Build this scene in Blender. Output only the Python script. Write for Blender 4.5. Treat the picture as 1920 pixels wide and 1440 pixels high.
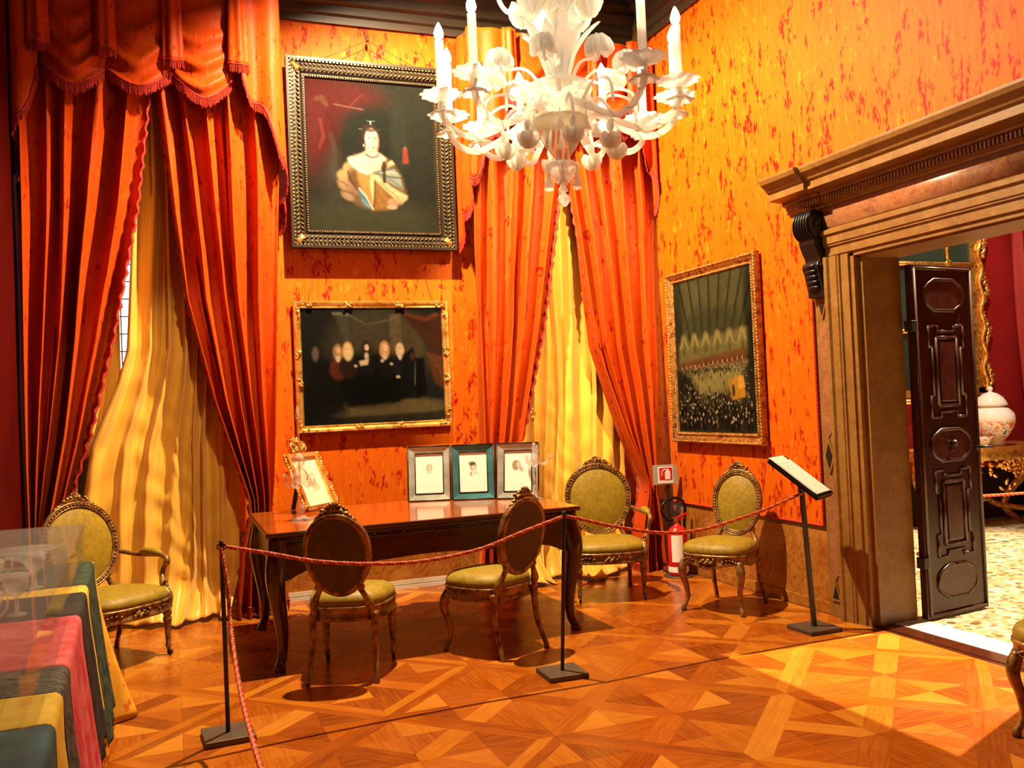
import bpy, math, random
import numpy as np
from mathutils import Vector, Matrix, Euler

PI = math.pi
for o in list(bpy.data.objects):
    bpy.data.objects.remove(o, do_unlink=True)
SC = bpy.context.scene
COL = SC.collection

# ------------------------------------------------------------------ camera
cam_d = bpy.data.cameras.new('camera'); cam = bpy.data.objects.new('camera', cam_d); COL.objects.link(cam)
cam_d.sensor_width = 36.0; cam_d.lens = 1700.0 / 1920.0 * 36.0
cam_d.clip_start = 0.05; cam_d.clip_end = 60
_r = Vector((0.93461115, -0.3529623, -0.04381349)); _u = Vector((0.03387229, -0.03429583, 0.99883756)); _f = Vector((0.35405462, 0.93500878, 0.02009762))
cam.matrix_world = Matrix(((_r.x, _u.x, -_f.x, 0.0), (_r.y, _u.y, -_f.y, 0.0), (_r.z, _u.z, -_f.z, 1.5), (0, 0, 0, 1)))
SC.camera = cam
SC.cycles.transparent_max_bounces = 24

# ------------------------------------------------------------------ world, lights, exposure
SC.view_settings.view_transform = 'Standard'; SC.view_settings.look = 'None'
SC.view_settings.gamma = 1.0; SC.view_settings.use_curve_mapping = False
SC.view_settings.exposure = 0.0
W = bpy.data.worlds.new('world'); SC.world = W; W.use_nodes = True
W.node_tree.nodes['Background'].inputs[0].default_value = (0.9, 0.75, 0.6, 1); W.node_tree.nodes['Background'].inputs[1].default_value = 0.012

def spot(name, loc, target, energy, col, size=150, blend=0.4, rad=0.03):
    d = bpy.data.lights.new(name, 'SPOT'); d.energy = energy; d.color = col
    d.spot_size = math.radians(size); d.spot_blend = blend; d.shadow_soft_size = rad
    o = bpy.data.objects.new(name, d); COL.objects.link(o); o.location = loc
    o.rotation_euler = (Vector(target) - Vector(loc)).to_track_quat('-Z', 'Y').to_euler()
    return o
WARM = (1.0, 0.76, 0.45)
spot('ceiling_spotlight', (1.5, 5.7, 5.15), (2.7, 6.25, 0), 2500, WARM, 148, 0.6, 0.035)
spot('window_spotlight', (3.05, 3.7, 5.1), (3.2, 7.1, 2.3), 2300, WARM, 34, 0.7, 0.04)  # stands in for a gallery lamp out of view
spot('curtain_spotlight', (0.95, 3.5, 5.1), (-0.02, 7.1, 1.35), 650, WARM, 22, 0.7, 0.04)  # added for the left gold curtain, in place of an unseen gallery lamp
spot('portego_spotlight', (7.1, 4.55, 6.5), (4.2, 4.1, 0), 10500, (1.0, 0.78, 0.48), 80, 0.3, 0.03)
spot('portego_wall_spotlight', (6.6, 5.6, 5.6), (8.1, 7.2, 1.0), 900, (1.0, 0.85, 0.65), 60, 0.5, 0.05)
spot('gallery_fill', (1.9, 1.2, 5.0), (1.6, 5.5, 0.6), 25, WARM, 120, 0.8, 0.12)  # weak fill, added in place of the room's other lamps

# ------------------------------------------------------------------ mesh helpers
class MB:
    """collects geometry for one mesh"""
    def __init__(s): s.v = []; s.f = []; s.uv = {}; s.sm = []
    def add(s, vs, fs, smooth=True):
        b = len(s.v); s.v.extend([tuple(p) for p in vs])
        for f in fs: s.f.append(tuple(b + i for i in f)); s.sm.append(smooth)
        return s
    def box(s, c, d, rot=None, smooth=False):
        cx, cy, cz = c; x, y, z = d[0] / 2, d[1] / 2, d[2] / 2
        vs = [Vector((i * x, j * y, k * z)) for k in (-1, 1) for j in (-1, 1) for i in (-1, 1)]
        if rot is not None: vs = [rot @ v for v in vs]
        vs = [v + Vector(c) for v in vs]
        return s.add(vs, [(0, 2, 3, 1), (4, 5, 7, 6), (0, 1, 5, 4), (2, 6, 7, 3), (0, 4, 6, 2), (1, 3, 7, 5)], smooth)
    def bx(s, x0, x1, y0, y1, z0, z1):
        return s.box(((x0 + x1) / 2, (y0 + y1) / 2, (z0 + z1) / 2), (x1 - x0, y1 - y0, z1 - z0))
    def tube(s, pts, rad, n=8, caps=True, flat=1.0, up=None):
        pts = [Vector(p) for p in pts]; m = len(pts)
        if not hasattr(rad, '__len__'): rad = [rad] * m
        tang = []
        for i in range(m):
            t = pts[min(i + 1, m - 1)] - pts[max(i - 1, 0)]
            tang.append(t.normalized() if t.length > 1e-9 else Vector((0, 0, 1)))
        ref = Vector(up) if up else (Vector((0, 0, 1)) if abs(tang[0].z) < 0.9 else Vector((1, 0, 0)))
        nrm = (ref - tang[0] * ref.dot(tang[0])).normalized()
        vs = []; fs = []
        for i in range(m):
            nrm = (nrm - tang[i] * nrm.dot(tang[i]))
            nrm = nrm.normalized() if nrm.length > 1e-6 else tang[i].orthogonal().normalized()
            bi = tang[i].cross(nrm)
            for k in range(n):
                a = 2 * PI * k / n
                vs.append(pts[i] + (nrm * math.cos(a) + bi * math.sin(a) * flat) * rad[i])
        for i in range(m - 1):
            for k in range(n):
                a = i * n + k; b = i * n + (k + 1) % n
                fs.append((a, b, b + n, a + n))
        if caps:
            fs.append(tuple(range(n - 1, -1, -1))); fs.append(tuple((m - 1) * n + k for k in range(n)))
        return s.add(vs, fs)
    def lathe(s, prof, c=(0, 0, 0), n=20, rot=None, wob=None, sx=1, sy=1):
        vs = []; fs = []; m = len(prof)
        for i, (r, z) in enumerate(prof):
            for k in range(n):
                a = 2 * PI * k / n; rr = r * (1 + (wob(a, i / max(1, m - 1)) if wob else 0))
                p = Vector((rr * math.cos(a) * sx, rr * math.sin(a) * sy, z))
                if rot is not None: p = rot @ p
                vs.append(p + Vector(c))
        for i in range(m - 1):
            for k in range(n):
                a = i * n + k; b = i * n + (k + 1) % n; fs.append((a, b, b + n, a + n))
        if prof[0][0] > 1e-5: fs.append(tuple(range(n - 1, -1, -1)))
        if prof[-1][0] > 1e-5: fs.append(tuple((m - 1) * n + k for k in range(n)))
        return s.add(vs, fs)
    def ball(s, c, r, n=8, m=6, rot=None):
        rr = r if hasattr(r, '__len__') else (r, r, r)
        vs = []; fs = []
        for i in range(m + 1):
            t = PI * i / m
            for k in range(n):
                a = 2 * PI * k / n
                p = Vector((rr[0] * math.sin(t) * math.cos(a), rr[1] * math.sin(t) * math.sin(a), -rr[2] * math.cos(t)))
                if rot is not None: p = rot @ p
                vs.append(p + Vector(c))
        for i in range(m):
            for k in range(n):
                a = i * n + k; b = i * n + (k + 1) % n; fs.append((a, b, b + n, a + n))
        return s.add(vs, fs)
    def grid(s, P, nu, nv, uv=None, close=False):
        vs = []; fs = []; b0 = len(s.v)
        for j in range(nv + 1):
            for i in range(nu + 1):
                vs.append(P(i / nu, j / nv))
                if uv: s.uv[b0 + len(vs) - 1] = uv(i / nu, j / nv)
        for j in range(nv):
            for i in range(nu):
                a = j * (nu + 1) + i; fs.append((a, a + 1, a + nu + 2, a + nu + 1))
        return s.add(vs, fs)
    def prism(s, poly, axis, a0, a1, smooth=False):
        """poly in the plane; axis 0/1/2 is the extrusion axis; poly coords are the two others in order"""
        def mk(p, a):
            return {0: (a, p[0], p[1]), 1: (p[0], a, p[1]), 2: (p[0], p[1], a)}[axis]
        n = len(poly); vs = [mk(p, a0) for p in poly] + [mk(p, a1) for p in poly]
        fs = [tuple(range(n - 1, -1, -1)), tuple(range(n, 2 * n))]
        fs += [(i, (i + 1) % n, n + (i + 1) % n, n + i) for i in range(n)]
        return s.add(vs, fs, smooth)
    def xf(s, M):
        s.v = [tuple(M @ Vector(p)) for p in s.v]; return s
    def mesh(s, name):
        me = bpy.data.meshes.new(name); me.from_pydata(s.v, [], s.f); me.update()
        me.polygons.foreach_set('use_smooth', s.sm)
        if s.uv:
            l = me.uv_layers.new(name='cloth')
            for lp in me.loops: l.data[lp.index].uv = s.uv.get(lp.vertex_index, (0, 0))
        return me
    def build(s, name, mat, parent=None, solid=0, recalc=True, bevel=0):
        me = s.mesh(name)
        if recalc:
            import bmesh
            bm = bmesh.new(); bm.from_mesh(me); bmesh.ops.recalc_face_normals(bm, faces=bm.faces); bm.to_mesh(me); bm.free()
        o = bpy.data.objects.new(name, me); COL.objects.link(o)
        if mat: me.materials.append(mat)
        if parent: o.parent = parent
        if solid:
            md = o.modifiers.new('thickness', 'SOLIDIFY'); md.thickness = solid; md.offset = 0
        if bevel:
            md = o.modifiers.new('edges', 'BEVEL'); md.width = bevel; md.segments = 2; md.limit_method = 'ANGLE'
        return o

def tag(o, label, cat=None, group=None, kind=None):
    o['label'] = label
    if cat: o['category'] = cat
    if group: o['group'] = group
    if kind: o['kind'] = kind
    return o
def struct(o, label=None):
    o['kind'] = 'structure'
    if label: o['label'] = label
    return o
def empty(name, loc=(0, 0, 0), rz=0.0):
    o = bpy.data.objects.new(name, None); COL.objects.link(o); o.location = loc; o.rotation_euler = (0, 0, rz); o.empty_display_size = .1
    return o
def copy_tree(o, parent=None):
    c = o.copy(); COL.objects.link(c); c.parent = parent
    for ch in list(o.children): copy_tree(ch, c)
    return c
def interp(x, pts):
    if x <= pts[0][0]: return pts[0][1]
    for (a, b), (c, d) in zip(pts, pts[1:]):
        if x <= c: return b + (d - b) * (x - a) / (c - a)
    return pts[-1][1]
def bez(p0, p1, p2, p3, n=12):
    p0, p1, p2, p3 = map(Vector, (p0, p1, p2, p3)); r = []
    for i in range(n + 1):
        t = i / n; r.append(p0 * (1 - t) ** 3 + p1 * 3 * t * (1 - t) ** 2 + p2 * 3 * t * t * (1 - t) + p3 * t ** 3)
    return r
def crom(pts, n=6):
    pts = [Vector(p) for p in pts]; out = []
    q = [pts[0] * 2 - pts[1]] + pts + [pts[-1] * 2 - pts[-2]]
    for i in range(1, len(q) - 2):
        for k in range(n):
            t = k / n; a, b, c, d = q[i - 1], q[i], q[i + 1], q[i + 2]
            out.append(0.5 * ((2 * b) + (c - a) * t + (2 * a - 5 * b + 4 * c - d) * t * t + (3 * b - a - 3 * c + d) * t ** 3))
    out.append(pts[-1]); return out
def srgb(r, g, b):
    f = lambda c: (c / 255 / 12.92) if c / 255 <= 0.04045 else ((c / 255 + 0.055) / 1.055) ** 2.4
    return (f(r), f(g), f(b))

# ------------------------------------------------------------------ materials
class NT:
    def __init__(s, name):
        s.m = bpy.data.materials.new(name); s.m.use_nodes = True; s.t = s.m.node_tree; s.n = s.t.nodes
        s.p = s.n['Principled BSDF']; s.out = s.n['Material Output']
    def new(s, typ, **kw):
        x = s.n.new(typ)
        for k, v in kw.items(): setattr(x, k, v)
        return x
    def link(s, a, b): s.t.links.new(a, b)
    def setp(s, **kw):
        for k, v in kw.items():
            s.p.inputs[k.replace('_', ' ')].default_value = v
    def coords(s, kind, scale, loc=(0, 0, 0), rot=(0, 0, 0)):
        mp = s.new('ShaderNodeMapping'); mp.inputs['Scale'].default_value = scale; mp.inputs['Location'].default_value = loc; mp.inputs['Rotation'].default_value = rot
        if kind == 'pos':
            g = s.new('ShaderNodeNewGeometry'); s.link(g.outputs['Position'], mp.inputs['Vector'])
        elif kind == 'uv':
            g = s.new('ShaderNodeUVMap'); s.link(g.outputs['UV'], mp.inputs['Vector'])
        else:
            g = s.new('ShaderNodeTexCoord'); s.link(g.outputs['Object'], mp.inputs['Vector'])
        return mp.outputs['Vector']
    def noise(s, vec, scale=1, detail=2, rough=.5, dist=0):
        x = s.new('ShaderNodeTexNoise'); x.inputs['Scale'].default_value = scale; x.inputs['Detail'].default_value = detail
        x.inputs['Roughness'].default_value = rough; x.inputs['Distortion'].default_value = dist
        if vec is not None: s.link(vec, x.inputs['Vector'])
        return x.outputs['Fac']
    def ramp(s, fac, stops, interp_='LINEAR'):
        x = s.new('ShaderNodeValToRGB'); cr = x.color_ramp; cr.interpolation = interp_
        while len(cr.elements) > 1: cr.elements.remove(cr.elements[-1])
        for i, (p, c) in enumerate(stops):
            e = cr.elements[0] if i == 0 else cr.elements.new(p)
            e.position = p; e.color = (c, c, c, 1) if not hasattr(c, '__len__') else (*c[:3], 1)
        s.link(fac, x.inputs['Fac']); return x.outputs['Color']
    def mix(s, fac, a, b, mode='MIX'):
        x = s.new('ShaderNodeMix'); x.data_type = 'RGBA'; x.blend_type = mode
        for i, v in ((6, a), (7, b)):
            if hasattr(v, 'links') or hasattr(v, 'is_linked'): s.link(v, x.inputs[i])
            else: x.inputs[i].default_value = (*v[:3], 1)
        if hasattr(fac, 'is_linked'): s.link(fac, x.inputs[0])
        else: x.inputs[0].default_value = fac
        return x.outputs[2]
    def math(s, op, a, b):
        x = s.new('ShaderNodeMath'); x.operation = op
        for i, v in enumerate((a, b)):
            if hasattr(v, 'is_linked'): s.link(v, x.inputs[i])
            else: x.inputs[i].default_value = v
        return x.outputs[0]
    def bump(s, h, strength=.3, dist=.01):
        x = s.new('ShaderNodeBump'); x.inputs['Strength'].default_value = strength; x.inputs['Distance'].default_value = dist
        s.link(h, x.inputs['Height']); s.link(x.outputs['Normal'], s.p.inputs['Normal'])
    def base(s, c): s.link(c, s.p.inputs['Base Color'])

def plain(name, col, rough=.5, metal=0., spec=.5, var=0.15, scale=12, bump=0.0, sheen=0):
    t = NT(name); t.setp(Roughness=rough, Metallic=metal); t.p.inputs['Specular IOR Level'].default_value = spec
    v = t.coords('obj', (1, 1, 1)); n = t.noise(v, scale, 4)
    d = tuple(c * (1 - var) for c in col); l = tuple(min(1, c * (1 + var)) for c in col)
    t.base(t.ramp(n, [(.3, d), (.7, l)]))
    if bump: t.bump(t.noise(v, scale * 4, 3), bump, .004)
    if sheen: t.p.inputs['Sheen Weight'].default_value = sheen
    return t.m

def damask(name, base, fleck, light, kind, k=1.0, rough=.55, sheen=.25, loc=(0, 0, 0), den=0.):
    """orange silk with small vertical red flecks woven in and pale flecks of painted sheen"""
    t = NT(name); t.setp(Roughness=rough); t.p.inputs['Specular IOR Level'].default_value = .12; t.p.inputs['Sheen Weight'].default_value = sheen
    t.p.inputs['Sheen Tint'].default_value = (1, .28, .04, 1); t.p.inputs['Sheen Roughness'].default_value = .4
    sc = (lambda a, b: (a * k, b * k, 1)) if kind == 'uv' else (lambda a, b: (a * k, a * k, b * k))
    c1 = t.coords(kind, sc(17, 6.5), loc); f1 = t.ramp(t.noise(c1, 1, 3, .55), [(.56 + den, 0), (.61 + den, 1)])
    c2 = t.coords(kind, sc(60, 22), loc); f2 = t.ramp(t.noise(c2, 1, 2, .5), [(.42, 0), (.52, 1)])
    c3 = t.coords(kind, sc(42, 12), (3.1, 1.7, 9)); f3 = t.ramp(t.noise(c3, 1, 2, .5), [(.66, 0), (.72, 1)])
    c4 = t.coords(kind, sc(70, 2.2), (7, 2, 5)); f4 = t.noise(c4, 1, 2)
    c5 = t.coords(kind, sc(15, 7), (11, 4, 2)); f5 = t.ramp(t.noise(c5, 1, 3, .6), [(.60, 0), (.65, .9)])
    a = t.mix(t.ramp(f4, [(.35, .0), (.7, .35)]), base, light)
    a = t.mix(t.math('MULTIPLY', f5, f2), a, light)  # pale flecks paint the silk's sheen into the colour
    m = t.math('MAXIMUM', t.math('MULTIPLY', f1, f2), t.math('MULTIPLY', f3, .8))
    t.base(t.mix(m, a, fleck))
    w = t.coords(kind, sc(400, 400)); t.bump(t.noise(w, 1, 1), .08, .002)
    return t.m

M = {}
M['wall_silk'] = damask('wall_silk', (.56, .088, .0012), (.33, .006, .001), (.66, .17, .006), 'pos', sheen=.05)
M['velvet'] = damask('curtain_silk', (.46, .042, .002), (.23, .004, .001), (.52, .082, .005), 'uv', rough=.5, sheen=.12, den=.05)
M['lining'] = plain('red_lining', (.16, .006, .006), .7)
M['fringe'] = plain('red_fringe', (.36, .012, .001), .7, var=.5, scale=60)
M['red_cord'] = plain('red_cord', (.55, .012, .006), .6)

def silk_gold():
    t = NT('gold_silk'); t.setp(Roughness=.38); t.p.inputs['Specular IOR Level'].default_value = .35; t.p.inputs['Sheen Weight'].default_value = .15
    v = t.coords('uv', (40, 1.5, 1)); n = t.noise(v, 1, 2)
    t.base(t.ramp(n, [(.3, (.60, .30, .028)), (.7, (.72, .40, .05))]))
    t.bump(t.noise(t.coords('uv', (7, 5, 1)), 1, 3, .5, .6), .12, .02)
    return t.m
M['gold_silk'] = silk_gold()

def wood(name, c1, c2, rough=.25, scale=(3, 3, 30), kind='obj', coat=.3, rnd=False, axis=0):
    t = NT(name); t.setp(Roughness=rough); t.p.inputs['Coat Weight'].default_value = coat; t.p.inputs['Coat Roughness'].default_value = .12
    n = t.noise(t.coords(kind, scale), 1, 5, .6, .4)
    t.base(t.ramp(n, [(.3, c1), (.7, c2)])); return t
def parquet(name, island):
    t = NT(name); t.setp(Roughness=.26); t.p.inputs['Specular IOR Level'].default_value = .3; t.p.inputs['Coat Weight'].default_value = .06; t.p.inputs['Coat Roughness'].default_value = .16
    if island:
        g = t.new('ShaderNodeNewGeometry'); r = g.outputs['Random Per Island']
    else:
        g = t.new('ShaderNodeObjectInfo'); r = g.outputs['Random']
    # grain follows the piece: random rotation for islands, local x for single pieces
    tc = t.coords('obj', (5, 70, 1)) if not island else t.coords('obj', (40, 12, 1))
    n = t.noise(tc, 1, 4, .6, .3)
    a = t.ramp(r, [(0, (.15, .018, .001)), (.25, (.25, .042, .002)), (.55, (.34, .076, .004)), (.8, (.45, .135, .009)), (.93, (.56, .215, .022)), (1, (.31, .058, .003))])
    hi = t.mix(.35, a, (.46, .16, .012)); lo = t.mix(.35, a, (.09, .012, .001))
    t.base(t.mix(t.ramp(n, [(.32, 0), (.68, 1)]), lo, hi))
    v2 = t.noise(t.coords('pos', (2.5, 2.5, 2.5)), 1, 3)
    t.link(t.ramp(v2, [(.3, .2), (.7, .36)]), t.p.inputs['Roughness'])
    return t.m
M['parquet'] = parquet('parquet_wood', False); M['parquet_far'] = parquet('parquet_wood_far', True)
M['subfloor'] = plain('parquet_joint', (.055, .014, .003), .6)
M['mahogany'] = wood('mahogany', (.028, .005, .0015), (.066, .012, .003), .22, (4, 40, 40)).m
M['table_top'] = wood('table_top_wood', (.26, .050, .006), (.42, .105, .013), .13, (2.5, 34, 20), coat=.45).m
M['dark_wood'] = wood('dark_cornice_wood', (.030, .018, .010), (.060, .038, .021), .45, (3, 30, 30), coat=.1).m
M['door_wood'] = wood('walnut_door', (.018, .004, .003), (.045, .011, .007), .28, (25, 25, 4), coat=.12).m
M['door_burl'] = wood('walnut_burl', (.028, .006, .004), (.070, .018, .011), .25, (14, 14, 9), coat=.15).m

def marble(name, c1, c2, vein, scale=3, rough=.3, vs=1.0):
    t = NT(name); t.setp(Roughness=rough)
    v = t.coords('pos', (scale,) * 3); n = t.noise(v, 1, 6, .62, 1.2)
    a = t.ramp(n, [(.30, c1), (.68, c2)])
    w = t.noise(t.coords('pos', (scale * 1.3,) * 3, (4, 7, 1)), 1, 7, .7, 2.0)
    band = t.ramp(w, [(.47, 0), (.5, 1), (.53, 0)])
    t.base(t.mix(t.math('MULTIPLY', band, vs), a, vein)); return t.m
M['dado_marble'] = marble('dado_marble', (.28, .085, .010), (.40, .17, .032), (.15, .03, .006), 3.2, .25, .8)
M['stone'] = marble('door_stone', (.175, .078, .014), (.26, .130, .028), (.12, .042, .008), 4, .42, .5)
M['red_stone'] = marble('red_marble', (.17, .055, .024), (.30, .12, .05), (.42, .22, .10), 9, .3, .5)
M['white_stone'] = marble('white_stone', (.55, .48, .38), (.70, .64, .54), (.45, .38, .30), 2, .4, .4)
M['black_stone'] = plain('black_stone', (.012, .011, .010), .3)

def terrazzo():
    t = NT('terrazzo'); t.setp(Roughness=.22)
    def vor(sc, thr, loc):
        x = t.new('ShaderNodeTexVoronoi'); x.inputs['Scale'].default_value = sc
        t.link(t.coords('pos', (1, 1, 1), loc), x.inputs['Vector']); return x
    v1 = vor(26, .2, (0, 0, 0)); v2 = vor(11, .2, (3, 5, 0))
    s1 = t.new('ShaderNodeSeparateColor'); t.link(v1.outputs['Color'], s1.inputs[0])
    a = t.ramp(s1.outputs[0], [(0, (.40, .33, .20)), (.35, (.34, .26, .14)), (.6, (.52, .47, .36)), (.82, (.16, .09, .035)), (.95, (.55, .52, .44))], 'CONSTANT')
    s2 = t.new('ShaderNodeSeparateColor'); t.link(v2.outputs['Color'], s2.inputs[0])
    big = t.math('MULTIPLY', t.ramp(v2.outputs['Distance'], [(.30, 1), (.36, 0)]), t.ramp(s2.outputs[0], [(.55, 0), (.56, 1)]))
    col2 = t.ramp(s2.outputs[1], [(0, (.10, .045, .02)), (.3, (.40, .24, .10)), (.6, (.82, .74, .58)), (.8, (.16, .09, .05))], 'CONSTANT')
    b = t.mix(big, a, col2)
    t.base(t.mix(t.ramp(t.noise(t.coords('pos', (3, 3, 3)), 1, 4), [(.35, 0), (.7, .5)]), b, (.25, .165, .075))); return t.m
M['terrazzo'] = terrazzo()

def gilt(name, c=(.78, .45, .10), c2=(.26, .10, .018), rough=.32, metal=.75, scale=30):
    t = NT(name); t.setp(Roughness=rough, Metallic=metal)
    n = t.noise(t.coords('obj', (scale,) * 3), 1, 4, .6)
    t.base(t.ramp(n, [(.36, c2), (.56, c)])); t.bump(t.noise(t.coords('obj', (scale * 3,) * 3), 1, 3), .25, .004); return t.m
M['gilt'] = gilt('gilt_wood'); M['gilt_old'] = gilt('old_gilding', (.25, .155, .048), (.035, .018, .006), .42, .6, 40)
M['gilt_bright'] = gilt('bright_gilding', (1.0, .62, .16), (.55, .24, .04), .25, .8, 18)
M['gilt_red'] = gilt('rubbed_gilding', (.44, .21, .048), (.15, .035, .010), .35, .55, 25)
M['chair_gilt'] = gilt('chair_gilding', (.34, .185, .050), (.11, .042, .010), .36, .5, 22)
M['frame_dark'] = plain('dark_frame_wood', (.020, .012, .0065), .4, spec=.3)

def chair_fabric():
    t = NT('chartreuse_damask'); t.setp(Roughness=.55); t.p.inputs['Sheen Weight'].default_value = .05; t.p.inputs['Specular IOR Level'].default_value = .4
    n = t.noise(t.coords('obj', (17, 17, 17)), 1, 3, .5, 1.9); n2 = t.noise(t.coords('obj', (160, 160, 60)), 1, 1)
    a = t.ramp(n, [(.38, (.225, .145, .003)), (.48, (.245, .158, .003)), (.53, (.30, .198, .0045)), (.63, (.31, .205, .005)), (.68, (.25, .16, .003))])
    t.base(t.mix(t.ramp(n2, [(.4, 0), (.7, .35)]), a, (.17, .105, .002))); t.bump(n2, .1, .002); return t.m
M['chair_fabric'] = chair_fabric()
M['chair_back_fabric'] = plain('shaded_chair_fabric', (.085, .045, .010), .7, var=.25, scale=20)  # same fabric as the seats, with the shade behind the chairs in its colour
M['iron'] = plain('black_iron', (.028, .022, .018), .42, .3)
M['steel_plate'] = plain('bronzed_plate', (.10, .075, .055), .45, .5)
M['paper'] = plain('paper', (.82, .80, .75), .6, var=.03)
M['black'] = plain('black_lacquer', (.007, .006, .006), .35, spec=.3)
M['white_porcelain'] = plain('white_glaze', (.85, .83, .78), .12, var=.05)
M['steel'] = plain('chrome', (.6, .6, .6), .2, 1.0)

def glassy(name, tint=(1, 1, 1), body=.25, gl=.5, rough=.05, dif=(.9, .92, .9)):
    """clear blown glass: see-through with bright reflections and a little milky body"""
    t = NT(name); tr = t.new('ShaderNodeBsdfTransparent'); tr.inputs[0].default_value = (*tint, 1)
    g = t.new('ShaderNodeBsdfGlossy'); g.inputs['Roughness'].default_value = rough
    d = t.new('ShaderNodeBsdfTranslucent'); d.inputs[0].default_value = (*dif, 1); d2 = t.new('ShaderNodeBsdfDiffuse'); d2.inputs[0].default_value = (*dif, 1)
    fr = t.new('ShaderNodeLayerWeight'); fr.inputs['Blend'].default_value = .5; rf = t.math('ADD', t.math('MULTIPLY', t.math('POWER', fr.outputs['Facing'], 3.5), gl), .03)
    dm = t.new('ShaderNodeMixShader'); dm.inputs[0].default_value = .5; t.link(d.outputs[0], dm.inputs[1]); t.link(d2.outputs[0], dm.inputs[2])
    m1 = t.new('ShaderNodeMixShader'); m1.inputs[0].default_value = body; t.link(tr.outputs[0], m1.inputs[1]); t.link(dm.outputs[0], m1.inputs[2])
    m2 = t.new('ShaderNodeMixShader'); t.link(rf, m2.inputs[0]); t.link(m1.outputs[0], m2.inputs[1]); t.link(g.outputs[0], m2.inputs[2])
    t.link(m2.outputs[0], t.out.inputs['Surface']); return t.m
M['murano'] = glassy('murano_glass', (.97, .97, .94), .72, .4, .12, (.98, .97, .93))
M['murano_bowl'] = glassy('murano_bowl_glass', (.80, .78, .72), .40, .5, .08, (.62, .58, .50))
M['clear_glass'] = glassy('clear_glass', (.96, .97, .96), .28, .8, .04)
M['pane'] = glassy('case_glass', (.97, .975, .97), .025, .22, .02)
M['pane_top'] = glassy('case_top_glass', (.95, .95, .94), .10, .22, .03, (.7, .66, .62))  # pale body paints the reflected haze into the top pane
M['amber_glass'] = glassy('amber_glass', (1, .8, .5), .35, .6, .08, (.9, .6, .25))
def emit(name, col, s):
    t = NT(name); e = t.new('ShaderNodeEmission'); e.inputs[0].default_value = (*col, 1); e.inputs[1].default_value = s
    t.link(e.outputs[0], t.out.inputs['Surface']); return t.m
M['bulb'] = emit('lit_bulb', (1, .86, .62), 105)
M['day'] = emit('daylit_window_glass', (1, .93, .72), 2.6)

# a canvas or printed sheet: a finely divided sheet that carries its own paint as a colour attribute
def pigment(name, rough=.45, coat=.0):
    t = NT(name); t.setp(Roughness=rough); t.p.inputs['Coat Weight'].default_value = coat; t.p.inputs['Specular IOR Level'].default_value = .03
    a = t.new('ShaderNodeVertexColor'); a.layer_name = 'paint'; t.link(a.outputs['Color'], t.p.inputs['Base Color']); return t.m
M['oil_paint'] = pigment('oil_paint', .7, .0); M['print'] = pigment('printed_paper', .6)

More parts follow.
